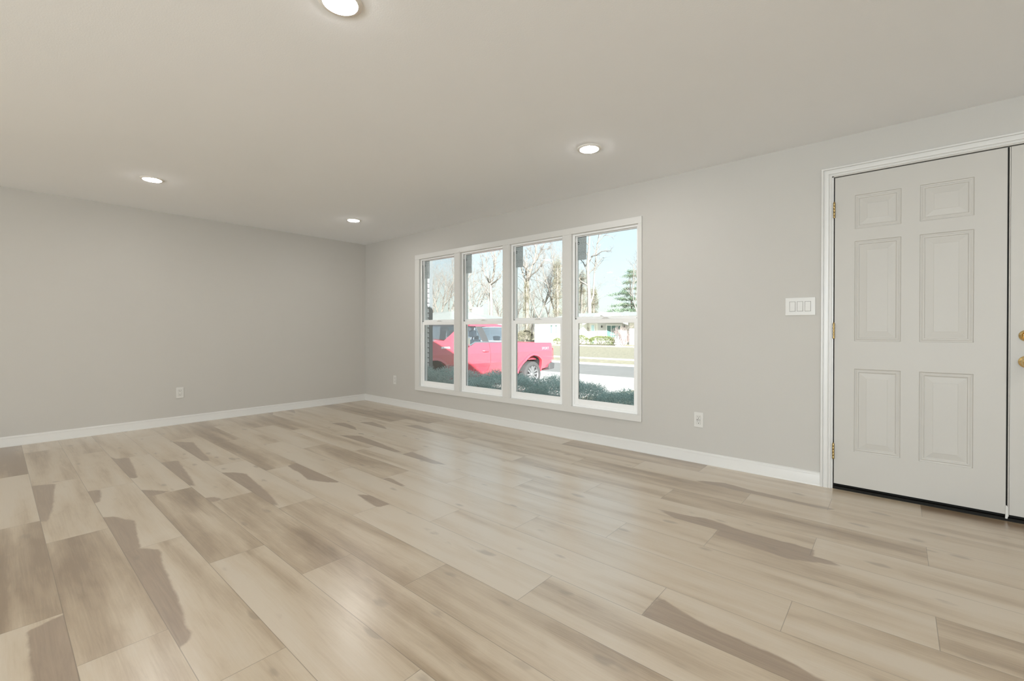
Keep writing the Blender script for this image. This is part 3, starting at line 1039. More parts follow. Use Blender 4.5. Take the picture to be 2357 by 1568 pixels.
def branch(tr, tw, p, d, L, r, lvl, rn, maxl, wander=0.16, trop=0.12, kids=(7, 6, 5, 4), seglen=5, start=0.2):
    pts, rad = [Vector(p)], [r]
    n = seglen if lvl < 2 else (4 if lvl == 2 else 3)
    dd = Vector(d).normalized()
    for i in range(n):
        dd = (dd + Vector((rn.gauss(0, wander), rn.gauss(0, wander), rn.gauss(0, wander) + trop))).normalized()
        pts.append(pts[-1] + dd * L / n)
        rad.append(r * (1 - 0.72 * (i + 1) / n))
    (tr if lvl <= 1 else tw).tube(pts, rad, 6 if lvl <= 1 else 3, cap=False)
    if lvl < maxl:
        grow_on(tr, tw, pts, rad, L, lvl, rn, maxl, wander, trop, kids, start)


def grow_on(tr, tw, pts, rad, L, lvl, rn, maxl, wander=0.16, trop=0.12, kids=(7, 6, 5, 4), start=0.2):
    k = kids[min(lvl, len(kids) - 1)]
    for j in range(k):
        t = start + (1 - start) * (j + rn.random()) / k
        f_ = t * (len(pts) - 1)
        i = min(int(f_), len(pts) - 2)
        q = pts[i].lerp(pts[i + 1], f_ - i)
        rr = (rad[i] * (1 - f_ + i) + rad[i + 1] * (f_ - i))
        ax = (pts[i + 1] - pts[i]).normalized()
        o_ = ax.orthogonal().normalized()
        o_ = Matrix.Rotation(rn.uniform(0, 6.28), 3, ax) @ o_
        an = math.radians(rn.uniform(28, 62))
        nd = ax * math.cos(an) + o_ * math.sin(an)
        branch(tr, tw, q, nd, L * rn.uniform(0.42, 0.68) * (1 - 0.35 * t), max(rr * 0.5, 0.0075), lvl + 1, rn, maxl, wander * 1.05, trop, kids, start=0.15)


def tree(base, hgt_, rad0, seed, label, name='bare_tree', stems=None, maxl=3, kids=(9, 7, 5, 4), lean=(0, 0), split=0.35, nst=3, barkm='bark', twigm='bark2', trop=0.10, wander=0.15, group=None):
    """stems: list of polylines [(point), ...] with radii; else a trunk that forks into nst stems"""
    rn = random.Random(seed)
    e = empty(name, base)
    B = Vector(base)
    tr, tw = MB(), MB()
    if stems is None:
        h1 = hgt_ * split
        p1 = Vector((lean[0] * .3, lean[1] * .3, h1))
        tr.tube([Vector((0, 0, -.25)), p1 * .5 + Vector((rn.gauss(0, .08), 0, 0)), p1], [rad0, rad0 * .85, rad0 * .75], 10)
        for s in range(nst):
            a_ = 6.28 * s / nst + rn.uniform(-.4, .4)
            dr = Vector((math.cos(a_) * .42 + lean[0] * .05, math.sin(a_) * .42 + lean[1] * .05, 1))
            branch(tr, tw, p1 - Vector((0, 0, .15)), dr, (hgt_ - h1) * rn.uniform(.85, 1.1), rad0 * .52, 0, rn, maxl, wander * .7, trop, kids, 7)
    else:
        for pts, rd in stems:
            pp = [Vector(q) - B for q in pts]
            n = len(pp)
            rad = [rd * (1 - .7 * i / (n - 1)) for i in range(n)]
            tr.tube(pp, rad, 9, cap=False)
            L = sum((pp[i + 1] - pp[i]).length for i in range(n - 1))
            grow_on(tr, tw, pp, rad, L * .45, 0, rn, maxl, wander, trop, kids, 0.35)
    tr.build('trunk', M[barkm], e, smooth=60, fixn=False)
    bo_ = tw.build('branches', M[twigm], e, fixn=False)
    bo_['kind'] = 'stuff'
    tag(e, label, 'tree', group)
    return e


def zg(y):
    return -0.12 + (y - 60) * 0.0067 if y > 60 else -0.44 + (y - 36.1) * 0.0134


def gp(px, Y, y_img=720):
    p = at(px, y_img, Y)
    return Vector((p.x, Y, zg(Y)))


TG = 'bare winter trees across the street'
# tall forked tree seen in the rightmost window
Y = 46
g0 = gp(1357, Y)
st = [([g0 - Vector((0, 0, .3)), at(1357, 715, Y), at(1356, 680, Y), at(1354, 650, Y - .3), at(1353, 610, Y - .5), at(1355, 580, Y - .6), at(1357, 545, Y - .8), at(1359, 500, Y - 1)], .30),
      ([at(1358, 702, Y), at(1366, 678, Y + .2), at(1367, 640, Y + .3), at(1371, 600, Y + .4), at(1374, 565, Y + .3), at(1381, 538, Y + .3), at(1386, 500, Y)], .13),
      ([at(1356, 604, Y), at(1362, 590, Y - .4), at(1372, 588, Y - .8), at(1385, 579, Y - 1.2), at(1400, 577, Y - 1.5), at(1408, 579, Y - 1.7)], .085),
      ([at(1354, 655, Y), at(1350, 620, Y + .5), at(1342, 604, Y + 1), at(1334, 596, Y + 1.4)], .10),
      ([at(1374, 560, Y), at(1384, 550, Y), at(1391, 542, Y), at(1402, 542, Y), at(1412, 547, Y)], .05)]
tree(g0, 14, .3, 11, 'tall bare tree with two pale stems in the rightmost window', stems=st, kids=(7, 7, 6), maxl=2, group=TG)
# branching tree in the second window
Y = 42
g0 = gp(1131, Y)
st = [([g0 - Vector((0, 0, .3)), at(1131, 700, Y), at(1130, 675, Y), at(1129, 655, Y), at(1134, 640, Y), at(1138, 618, Y), at(1141, 600, Y), at(1138, 580, Y), at(1135, 560, Y)], .26),
      ([g0 + Vector((-.3, .3, -.3)), at(1124, 705, Y), at(1126, 680, Y + .3), at(1129, 660, Y + .2)], .12),
      ([at(1130, 655, Y), at(1140, 648, Y - .5), at(1148, 642, Y - 1), at(1154, 632, Y - 1), at(1160, 615, Y - 1)], .13),
      ([at(1129, 655, Y), at(1120, 640, Y + .6), at(1113, 628, Y + 1), at(1110, 600, Y + 1.2), at(1104, 585, Y + 1.5)], .13),
      ([at(1128, 658, Y), at(1122, 630, Y), at(1119, 600, Y), at(1118, 575, Y)], .10),
      ([at(1127, 675, Y), at(1120, 665, Y), at(1108, 655, Y - 1), at(1096, 648, Y - 1.5)], .07),
      ([at(1141, 598, Y), at(1147, 585, Y), at(1153, 572, Y)], .07)]
tree(g0, 13, .26, 12, 'bare tree with a pale trunk and spreading forks in the second window', stems=st, kids=(7, 7, 6, 5), maxl=3, group=TG)
# V-shaped tree at the left of the third window
Y = 44
g0 = gp(1213, Y)
st = [([g0 - Vector((0, 0, .3)), at(1213, 700, Y), at(1213, 665, Y), at(1215, 645, Y), at(1221, 622, Y), at(1229, 603, Y), at(1233, 585, Y), at(1233, 560, Y)], .30),
      ([at(1212, 660, Y), at(1206, 640, Y), at(1201, 620, Y + .5), at(1197, 600, Y + .8)], .17),
      ([at(1214, 648, Y), at(1222, 634, Y - .5), at(1236, 624, Y - 1), at(1246, 610, Y - 1.3), at(1256, 590, Y - 1.5)], .12),
      ([at(1213, 652, Y), at(1210, 630, Y), at(1213, 600, Y), at(1210, 575, Y)], .14),
      ([at(1229, 603, Y), at(1240, 585, Y), at(1249, 575, Y), at(1262, 572, Y), at(1270, 562, Y)], .08),
      ([at(1221, 622, Y), at(1235, 596, Y), at(1244, 580, Y), at(1252, 560, Y)], .09)]
tree(g0, 14, .3, 13, 'thick bare tree splitting into a V at the left of the third window', stems=st, kids=(7, 7, 6, 5), maxl=3, group=TG)
AUTO = [  # px, Y, height, radius, seed, stems, label
    (1241, 50, 11.5, .22, 21, 3, 'slim bare tree in the middle of the third window'),
    (1279, 50, 12.5, .26, 22, 4, 'dense bare tree at the right of the third window'),
    (1262, 60, 14.0, .22, 23, 3, 'bare tree farther back at the right of the third window'),
    (1095, 52, 12.0, .22, 24, 4, 'bare twiggy tree behind the chimney in the second window'),
    (1150, 58, 9.5, .22, 25, 4, 'low bare tree right of the pale forked trunk in the second window'),
    (1082, 60, 14.0, .25, 26, 3, 'tall bare tree at the left of the second window'),
    (1037, 50, 14.0, .24, 27, 3, 'tall bare tree at the right of the leftmost window'),
    (1012, 46, 12.0, .24, 28, 4, 'twiggy bare tree in the middle of the leftmost window'),
    (992, 55, 13.0, .24, 29, 4, 'bare tree behind the grey corner post in the leftmost window'),
    (1190, 62, 9.0, .2, 30, 4, 'low bare tree far behind the truck bed in the third window'),
    (1338, 62, 9.0, .22, 31, 4, 'low bare tree behind the ivy at the left of the rightmost window'),
    (1472, 44, 8.6, .17, 32, 3, 'thin bare tree above the conifer in the rightmost window'),
    (1225, 70, 10.0, .2, 33, 4, 'far bare tree between the stems in the third window'),
]
for px, Y, h_, rd, sd_, ns, l in AUTO:
    tree(gp(px, Y), h_, rd, sd_, l, nst=ns, kids=(8, 8, 6, 5), maxl=3, split=.28, group=TG)

BR = [(1385, 70, 3.3, 51), (1402, 72, 3.5, 52), (1420, 75, 3.1, 53), (1370, 66, 3.6, 54), (1195, 55, 3.4, 55), (1215, 56, 4.0, 56), (1238, 56, 4.2, 57), (1258, 58, 4.4, 58),
      (1283, 54, 4.8, 59), (1140, 52, 3.6, 60), (1156, 54, 4.2, 61), (1085, 48, 3.6, 62), (1000, 48, 4.4, 63), (1022, 50, 4.2, 64)]
BL = ['pale leafless brush right above the gable peak across the street', 'pale leafless brush right of the gable peak across the street', 'pale leafless brush left of the conifer foot',
      'pale leafless brush just right of the two-stemmed tree trunk', 'pale brush at the left foot of the V-shaped tree', 'pale brush at the foot of the V-shaped tree',
      'pale brush under the slim tree of the third window', 'pale brush right of centre low in the third window', 'pale brush at the right edge of the third window above the white garage',
      'pale brush just right of the pale trunk in the second window', 'pale brush at the right edge of the second window', 'pale brush left of the chimney in the second window',
      'pale brush beside the grey corner post in the leftmost window', 'pale brush above the neighbouring roof in the leftmost window']
for (px, Y, h_, sd_), l in zip(BR, BL):
    rn = random.Random(sd_)
    g0 = gp(px, Y)
    e = empty('leafless_brush', g0)
    tr, tw = MB(), MB()
    for s in range(14):
        a_ = rn.uniform(0, 6.28)
        rr = rn.uniform(0, 1.7)
        branch(tr, tw, (math.cos(a_) * rr, math.sin(a_) * rr, -.2), (math.cos(a_) * .35, math.sin(a_) * .35, 1), h_ * rn.uniform(.7, 1.05), .035, 1, rn, 3, .16, .1, (6, 6, 6, 5), 5)
    tr.build('stems', M['bark'], e, fixn=False)
    tw.build('twigs', M['bark'], e, fixn=False)['kind'] = 'stuff'
    tag(e, l, 'brush', 'leafless brush behind the houses')

# ivy-clad growth: left of the rightmost window and in the third window
for px, Y, wx, top, sd_, l in ((1338, 50, 1.15, 634, 71, 'ivy covered tree stub left of the two-stemmed tree'),
                               (1366, 50, 0.85, 672, 72, 'low ivy covered stub right of the two-stemmed tree trunk'),
                               (1212, 43.2, 0.55, 655, 74, 'pale ivy round the foot of the V-shaped tree'),
                               (1283, 47, 0.95, 606, 73, 'tall ivy clad trunk at the right of the third window')):
    rn = random.Random(sd_)
    g0 = gp(px, Y)
    tp = at(px, top, Y).z
    e = empty('ivy_covered_stub', g0)
    m_ = MB()
    H_ = tp - g0.z
    for s in range(5):
        zc = H_ * (0.12 + 0.2 * s)
        blob_leaves(m_, (rn.uniform(-.15, .15), rn.uniform(-.1, .1), zc), (wx * (1 - .09 * s), wx * (1 - .09 * s), H_ * .17), int(3600 * max(wx, .6)), .05, rn, shell=.15, lump=.25, aspect=.7, up=0)
    m_.build('foliage', M['ivy'], e, fixn=False)
    s_ = MB(); s_.tube([(0, 0, -.2), (0.05, 0, H_ * .5), (0, 0, H_ * .96)], [.2, .17, .1], 8); s_.build('trunk', M['bark'], e)
    tag(e, l, 'tree', 'ivy covered stubs')

# conifer at the right of the rightmost window
Y = 47
rn = random.Random(80)
g0 = gp(1453, Y)
e = empty('conifer', g0)
topz = at(1453, 622, Y).z - g0.z
s_ = MB(); s_.tube([(0, 0, -.3), (.05, 0, topz * .5), (-.25, 0, topz * .97)], [.17, .12, .03], 8)
m_ = MB()
for L_, (zf, reach) in enumerate(((.36, 2.6), (.43, 2.75), (.50, 2.3), (.58, 2.5), (.66, 2.7), (.73, 1.5), (.82, 1.35), (.91, 1.2), (.97, .6))):
    for j in range(8):
        a_ = j * .785 + L_ * .37 + rn.uniform(-.2, .2)
        rr = reach * rn.uniform(.5, 1.05)
        if rn.random() < .18:
            continue
        p0 = Vector((0, 0, topz * zf))
        p1 = Vector((math.cos(a_) * rr * .5, math.sin(a_) * rr * .5, topz * zf + .10))
        p2 = Vector((math.cos(a_) * rr, math.sin(a_) * rr, topz * zf + rn.uniform(-.35, .32)))
        s_.tube([p0, p1, p2], [.035, .025, .01], 4, cap=False)
        for q in range(int(120 * rr)):
            t = rn.uniform(.25, 1.03)
            c_ = p0.lerp(p1, t * 2) if t < .5 else p1.lerp(p2, min(1.06, (t - .5) * 2))
            c_ = c_ + Vector((rn.gauss(0, .16), rn.gauss(0, .16), rn.gauss(0, .10)))
            a2 = Vector((math.cos(a_) + rn.gauss(0, .8), math.sin(a_) + rn.gauss(0, .8), rn.gauss(.3, .35))).normalized()
            s2 = a2.orthogonal().normalized() * .02
            n0 = len(m_.v)
            m_.v += [tuple(c_ - s2), tuple(c_ + s2), tuple(c_ + a2 * .14 + s2 * .5), tuple(c_ + a2 * .14 - s2 * .5)]
            m_.f.append((n0, n0 + 1, n0 + 2, n0 + 3))
m_.build('foliage', M['pine'], e, fixn=False)
s_.build('trunk', M['bark2'], e, fixn=False)
tag(e, 'green layered conifer at the right edge of the rightmost window', 'tree')

# ------------------------------------------------------------------ ranch house across the street
HY = 38.0
hs = empty('ranch_house', (-18.0, HY, -0.45))
HO = Vector(hs.location)


def hb(name, m, x0, x1, y0, y1, z0, z1, parent=None, bev=0):
    m_ = MB()
    m_.box(x0 - HO.x, x1 - HO.x, y0 - HO.y, y1 - HO.y, z0 - HO.z, z1 - HO.z)
    return m_.build(name, m, parent or hs, bevel=bev)


EZ = 1.86
hb('wall', M['housewall'], -26.28, -19.66, HY, HY + 5.0, -.5, EZ)
hb('wall', M['housewall'], -19.66, -18.33, HY + 1.0, HY + 5.0, -.5, EZ)
hb('wall', M['housegrey'], -18.33, -14.45, HY + 0.8, HY + 5.0, -.5, EZ)
hb('wall', M['housewall'], -14.45, -7.5, HY + 0.4, HY + 5.0, -.5, EZ)
def hx(px, dy):
    return at(px, 760, HY + dy).x


gd = hb('garage_door', M['whitetrim'], -26.0, -24.45, HY - .03, HY, -.4, 1.6)
sw_ = hb('side_window', M['whitetrim'], -24.0, -23.0, HY - .05, HY, .62, 1.66)
hb('pane', M['farglass'], -23.93, -23.72, HY - .06, HY - .05, .68, 1.6, sw_)
hb('pane', M['farglass'], -23.28, -23.07, HY - .06, HY - .05, .68, 1.6, sw_)
hb('porch_post', M['whitetrim'], -19.78, -19.62, HY - .1, HY + .06, -.45, EZ)
fd = hb('front_door', M['bluedoor'], hx(1361, .93), hx(1367.3, .93), HY + .93, HY + 1.0, -.4, 1.58)
hb('door_trim', M['whitetrim'], hx(1367.6, .9), hx(1368.8, .9), HY + .9, HY + 1.0, -.45, 1.66)
hb('wall_panel', M['corner'], hx(1342, .97), hx(1347, .97), HY + .97, HY + 1.0, -.4, 1.62)
pw = hb('picture_window', M['whitetrim'], hx(1395, .7), hx(1430, .7), HY + .70, HY + .8, -.2, 1.66)
for xa, xb in ((hx(1397.3, .69), hx(1406, .69)), (hx(1407.7, .69), hx(1417, .69)), (hx(1418.4, .69), hx(1427.6, .69))):
    hb('pane', M['farglass'], xa, xb, HY + .69, HY + .70, .2, 1.52, pw)
for lamp_px in (1385, 1437):
    lx_ = hx(lamp_px, .68)
    lp = MB()
    lp.lathe([(.03, 1.30), (.07, 1.34), (.09, 1.48), (.03, 1.53), (.015, 1.60)], (lx_ - HO.x, HY + .68 - HO.y, .0 - HO.z), seg=10)
    lp.build('wall_lamp', M['iron'], hs)
hb('fascia', M['whitetrim'], -26.6, -7.3, HY - .72, HY - .68, EZ - .06, 2.0)
hb('soffit', M['whitetrim'], -26.6, -7.3, HY - .68, HY + 1.2, EZ, EZ + .05)
b = MB()
ex0, ex1, ey0, ey1, ez = -26.8, -7.2, HY - .74, HY + 5.4, 1.98
rx0, rx1, ry, rz = -22.6, -11.0, HY + 2.9, 3.00
P_ = lambda x, y, z: (x - HO.x, y - HO.y, z - HO.z)
b.poly([P_(ex0, ey0, ez), P_(ex1, ey0, ez), P_(rx1, ry, rz), P_(rx0, ry, rz)])
b.poly([P_(ex0, ey1, ez), P_(ex1, ey1, ez), P_(rx1, ry, rz), P_(rx0, ry, rz)])
b.poly([P_(ex0, ey0, ez), P_(ex0, ey1, ez), P_(rx0, ry, rz)])
b.poly([P_(ex1, ey0, ez), P_(ex1, ey1, ez), P_(rx1, ry, rz)])
b.poly([P_(ex0, ey0, ez), P_(ex1, ey0, ez), P_(ex1, ey1, ez), P_(ex0, ey1, ez)])
b.build('hipped_roof', M['shingle'], hs)
gx0, gxm, gx1 = at(1352, 730, HY - 1).x, at(1384, 719, HY - 1).x, at(1434, 730, HY - 1).x
ga = at(1384, 719.0, HY - 1).z
b = MB()
b.prism([(gx0 - HO.x, 2.02 - HO.z), (gxm - HO.x, ga - .06 - HO.z), (gx1 - HO.x, 2.02 - HO.z)], 'y', HY - .9 - HO.y, HY + 2.2 - HO.y)
b.build('gable_infill', M['housegrey'], hs)
b = MB()
for (xa, za), (xb, zb) in (((gx0 - .5, 1.86), (gxm, ga)), ((gxm, ga), (gx1 + .5, 1.86))):
    b.prism([(xa - HO.x, za - HO.z), (xb - HO.x, zb - HO.z), (xb - HO.x, zb - .27 - HO.z), (xa - HO.x, za - .27 - HO.z)], 'y', HY - 1.1 - HO.y, HY - .9 - HO.y)
b.build('rake_board', M['whitetrim'], hs)
b = MB()
for (xa, za), (xb, zb) in (((gx0 - .5, 1.87), (gxm, ga + .01)), ((gxm, ga + .01), (gx1 + .5, 1.87))):
    b.prism([(xa - HO.x, za - HO.z), (xb - HO.x, zb - HO.z), (xb - HO.x, zb + .06 - HO.z), (xa - HO.x, za + .06 - HO.z)], 'y', HY - 1.1 - HO.y, HY + 3.2 - HO.y)
b.build('gable_roof', M['shingle'], hs)
tag(hs, 'low white ranch house with a small gable across the street', 'house')

# sun-shaped wall ornament
sp = at(1350.5, 762, HY + .9)
b = MB()
R_ = .30
for q in range(28):
    t0, t1 = 6.283 * q / 28, 6.283 * (q + 1) / 28
    b.tube([(R_ * math.cos(t0), 0, R_ * math.sin(t0)), (R_ * math.cos(t1), 0, R_ * math.sin(t1))], .022, 5)
for q in range(16):
    t0 = 6.283 * q / 16
    b.tube([(R_ * math.cos(t0), 0, R_ * math.sin(t0)), ((R_ + .2) * math.cos(t0 + .16), 0, (R_ + .2) * math.sin(t0 + .16))], [.024, .008], 5)
b.lathe([(.16, -.015), (.16, .015)], (0, 0, 0), axis=(0, 1, 0), seg=20)
o = b.build('sun_ornament', M['rust'])
o.location = sp
tag(o, 'round sun-shaped metal ornament on the wall left of the pale blue door', 'wall ornament')


def shrub(px0, px1, ytop, Y, m, label, dens=4600, size=.055, seed=1, boxy=3.0, tags=None, depth=None):
    rn = random.Random(seed)
    a, c = at(px0, ytop, Y), at(px1, ytop, Y)
    zb = -0.45
    e = empty('shrub', ((a.x + c.x) / 2, Y, zb))
    rx = (c.x - a.x) / 2
    H_ = a.z - zb
    m_ = MB()
    blob_leaves(m_, (0, 0, H_ * .45), (rx, depth or .6, H_ * .55), int(dens * max(rx, .5)), size, rn, shell=.7, lump=.08, aspect=.55, boxy=boxy)
    m_.build('foliage', m, e, fixn=False)
    s_ = MB()
    for q in range(7):
        a_ = rn.uniform(0, 6.28)
        s_.tube([(0, 0, 0), (math.cos(a_) * rx * .6, math.sin(a_) * .35, H_ * .6)], [.03, .01], 5)
    s_.build('stems', M['bark2'], e)
    tag(e, label, 'shrub', 'clipped shrubs before the house across the street')


shrub(1318, 1352.5, 772, 35.7, M['box'], 'green clipped shrub at the left edge of the rightmost window', seed=5)
shrub(1357.5, 1413, 774, 35.7, M['box'], 'wide green clipped shrub before the three-pane window across the street', seed=6)
shrub(1276, 1290, 778, 35.9, M['box'], 'small round shrub beside the white garage in the third window', seed=7, boxy=2, dens=3600)
shrub(1192, 1226, 760, 39.5, M['ivy'], 'brown shrub above the truck bed in the third window', seed=8, boxy=2, dens=4200)
# pink-twigged bare shrub
rn = random.Random(90)
pb = at(1435, 790, 35.9)
e = empty('leafless_shrub', (pb.x, 35.9, -0.45))
tr, tw = MB(), MB()
for s in range(26):
    a_ = rn.uniform(0, 6.28)
    branch(tr, tw, (math.cos(a_) * .1, math.sin(a_) * .1, -.05), (math.cos(a_) * .55, math.sin(a_) * .55, 1), rn.uniform(1.3, 1.75), .02, 1, rn, 3, .12, .02, (6, 6, 5, 4), 5)
tr.build('stems', M['twigred'], e, fixn=False)
tw.build('twigs', M['twigred'], e, fixn=False)['kind'] = 'stuff'
tag(e, 'round pinkish leafless shrub right of the three-pane window', 'shrub')
# white garden statue
b = MB()
b.box(-.2, .2, -.2, .2, 0, .1)
b.lathe([(.14, .1), (.09, .2), (.08, .35), (.15, .5), (.22, .56), (.22, .6), (.04, .6), (.05, .72), (.09, .80), (.04, .90), (.01, .93)], (0, 0, 0), seg=16)
o = b.build('garden_urn', M['stone'])
o.location = (at(1423, 785, 35.2).x, 35.2, -0.46)
tag(o, 'white garden ornament at the foot of the pinkish shrub', 'garden ornament')

# ------------------------------------------------------------------ second house with chimney, left
h2 = empty('neighbour_house', (-31.0, 31.0, -0.55))
O2 = Vector(h2.location)


def h2b(name, m, x0, x1, y0, y1, z0, z1):
    m_ = MB()
    m_.box(x0 - O2.x, x1 - O2.x, y0 - O2.y, y1 - O2.y, z0 - O2.z, z1 - O2.z)
    return m_.build(name, m, h2)


h2b('wall', M['housewall'], -42, -26.5, 30.5, 34.2, -.9, 1.98)
wn2 = h2b('window', M['farglass'], -33.2, -31.9, 30.46, 30.5, .3, 1.4)
h2b('window', M['farglass'], -38.2, -36.9, 30.46, 30.5, .3, 1.4)
b = MB()
P2 = lambda x, y, z: (x - O2.x, y - O2.y, z - O2.z)
er_, rr_ = at(1131, 735.5, 29.8), at(1060, 714.5, 32.3)
ez2 = er_.z
A_, B_, C2, D_ = P2(-43, 29.8, ez2), P2(er_.x, 29.8, ez2), P2(er_.x, 34.8, ez2), P2(-43, 34.8, ez2)
R1, R2 = P2(-40, 32.3, rr_.z - .25), P2(rr_.x, 32.3, rr_.z)
for q in ([A_, B_, R2, R1], [D_, C2, R2, R1], [A_, D_, R1], [B_, C2, R2], [A_, B_, C2, D_]):
    b.poly(q)
b.build('hipped_roof', M['shingle'], h2)
h2b('fascia', M['whitetrim'], -43, er_.x, 29.76, 29.8, ez2 - .16, ez2 + .02)
cp = at(1098.5, 710, 32.5)
h2b('chimney', M['chimney'], cp.x - .55, cp.x + .55, 32.2, 32.9, 1.9, at(1098, 708, 32.5).z)
tag(h2, 'white neighbouring house with a pale chimney behind the truck cab', 'house')

# ------------------------------------------------------------------ red pickup truck
M.update({
    'red': mat('red car paint', (0.56, 0.055, 0.085), 0.25, spec=0.8, coat=1.0),
    'chrome': mat('chrome', (0.75, 0.76, 0.78), 0.12, metal=1.0),
    'alloy': mat('alloy wheel', (0.26, 0.27, 0.28), 0.35, metal=0.6),
    'tyre': mat('tyre rubber', (0.045, 0.045, 0.047), 0.85),
    'blacktrim': mat('black plastic trim', (0.05, 0.052, 0.055), 0.5),
    'liner': mat('wheel housing', (0.02, 0.02, 0.022), 0.9),
    'seat': mat('grey seat cloth', (0.22, 0.235, 0.25), 0.8),
    'lamp_red': mat('red lamp lens', (0.5, 0.03, 0.03), 0.15),
    'lamp_clear': mat('clear lamp lens', (0.7, 0.72, 0.74), 0.1),
    'carglass': glass_mat('car glass', (0.30, 0.35, 0.40), 0.7),
    'badge': mat('badge metal', (0.78, 0.8, 0.82), 0.3, metal=0.6),
    'decal': mat('grey decal', (0.34, 0.30, 0.33), 0.4),
})
TK = empty('pickup_truck', (-3.55, 5.5, -0.712))
TK.rotation_euler = (-0.0115, 0, 0)
HW = 1.01
# side profile: y is along the truck (nose at -3.05), z above the ground
ARC = []


def arc(yc, zc, r, a0, a1, n=14):
    return [(yc + r * math.cos(math.radians(a0 + (a1 - a0) * i / n)), zc + r * math.sin(math.radians(a0 + (a1 - a0) * i / n))) for i in range(n + 1)]


FA, RA, WR = -2.12, 1.86, 0.405
lower = [(-3.0, .60), (-2.72, .55)] + arc(FA, .44, .56, 180, 0)[1:-1] + [(-1.53, .46), (1.27, .46)] + arc(RA, .44, .56, 180, 0)[1:-1] + \
    [(2.45, .52), (2.92, .60), (3.0, .80), (2.98, 1.12), (2.95, 1.39), (1.12, 1.405), (1.08, 1.40), (-.62, 1.415), (-.80, 1.33), (-1.15, 1.33), (-1.40, 1.42), (-1.70, 1.475), (-1.95, 1.475), (-2.5, 1.42), (-2.92, 1.34), (-3.05, 1.15), (-3.05, .70)]
ZL = [.50, .56, .62, .68, .74, .77, .80, .85, .90, .95, 1.0, 1.06, 1.12, 1.16, 1.20, 1.24, 1.28, 1.32, 1.36, 1.40, 1.44]


def lerp_tab(t, tab):
    for (a, va), (b_, vb) in zip(tab[:-1], tab[1:]):
        if t <= b_:
            return va + (vb - va) * max(0, (t - a)) / (b_ - a)
    return tab[-1][1]


INSET = [(.40, .19), (.50, .17), (.62, .125), (.74, .065), (.80, .03), (.85, .002), (.95, 0), (1.12, .006), (1.24, .03), (1.40, .07), (1.47, .085)]
CABIN = [(1.30, .065), (1.42, .085), (1.6, .15), (1.8, .235), (1.93, .32)]


def flare(y, z):
    f_ = 0
    for c in (FA, RA):
        d_ = math.hypot(y - c, z - .44)
        if d_ < .72:
            f_ = max(f_, .035 * (1 - max(0, (d_ - .58)) / .14))
    return f_


def nose(y):
    return .10 * max(0, (-2.75 - y) / .3) ** 2 * 1.0 + .05 * max(0, (y - 2.85) / .15)


def slice_poly(pts, zlevels, xf, s, ylevels=()):
    bm = bmesh.new()
    vs = [bm.verts.new((0, y, z)) for y, z in pts]
    bm.faces.new(vs)
    bmesh.ops.triangulate(bm, faces=bm.faces[:])
    for z in zlevels:
        g_ = bm.verts[:] + bm.edges[:] + bm.faces[:]
        bmesh.ops.bisect_plane(bm, geom=g_, plane_co=(0, 0, z), plane_no=(0, 0, 1))
    for y in ylevels:
        g_ = bm.verts[:] + bm.edges[:] + bm.faces[:]
        bmesh.ops.bisect_plane(bm, geom=g_, plane_co=(0, y, 0), plane_no=(0, 1, 0))
    for v in bm.verts:
        v.co.x = s * xf(v.co.y, v.co.z)
    return bm


def bm_obj(bms, name, m, parent, smooth=35):
    me_ = bpy.data.meshes.new(name)
    big = bmesh.new()
    for q in bms:
        t_ = bpy.data.meshes.new('t')
        q.to_mesh(t_)
        big.from_mesh(t_)
        bpy.data.meshes.remove(t_)
        q.free()
    bmesh.ops.remove_doubles(big, verts=big.verts, dist=1e-4)
    bmesh.ops.recalc_face_normals(big, faces=big.faces)
    for f_ in big.faces:
        f_.smooth = True
    big.to_mesh(me_)
    big.free()
    try:
        me_.set_sharp_from_angle(angle=math.radians(smooth))
    except Exception:
        pass
    me_.materials.append(m)
    o_ = bpy.data.objects.new(name, me_)
    COL.objects.link(o_)
    o_.parent = parent
    return o_


xlow = lambda y, z: HW - lerp_tab(z, INSET) - nose(y)
yl = [-2.95, -2.85, -2.7, -2.5, -2.3, -2.0, -1.8, -1.6, 1.3, 1.5, 1.7, 2.0, 2.2, 2.4, 2.7, 2.85]
body = []
for s in (1, -1):
    body.append(slice_poly(lower, ZL, xlow, s, yl))
top = MB()


def cross(profile):
    """skin across the truck between the two sides, following (y, z) points with x half widths"""
    for (y0, z0, x0, c0), (y1, z1, x1, c1) in zip(profile[:-1], profile[1:]):
        n = 8
        for i in range(n):
            a, b_ = -1 + 2 * i / n, -1 + 2 * (i + 1) / n
            top.poly([(a * x0, y0, z0 + c0 * (1 - a * a)), (b_ * x0, y0, z0 + c0 * (1 - b_ * b_)), (b_ * x1, y1, z1 + c1 * (1 - b_ * b_)), (a * x1, y1, z1 + c1 * (1 - a * a))])


w_ = lambda y, z: xlow(y, z)
cross([(-3.0, .60, w_(-3.0, .6), 0), (-3.05, .70, w_(-3.05, .7), 0), (-3.05, 1.15, w_(-3.05, 1.15), 0), (-2.92, 1.34, w_(-2.92, 1.34), .02), (-2.5, 1.42, w_(-2.5, 1.42), .05), (-1.85, 1.47, w_(-1.85, 1.47), .07), (-1.62, 1.47, w_(-1.62, 1.47), .07)])
cross([(2.92, .60, w_(2.92, .6), 0), (3.0, .80, w_(3.0, .8), 0), (2.98, 1.12, w_(2.98, 1.12), 0), (2.95, 1.39, w_(2.95, 1.39), 0)])
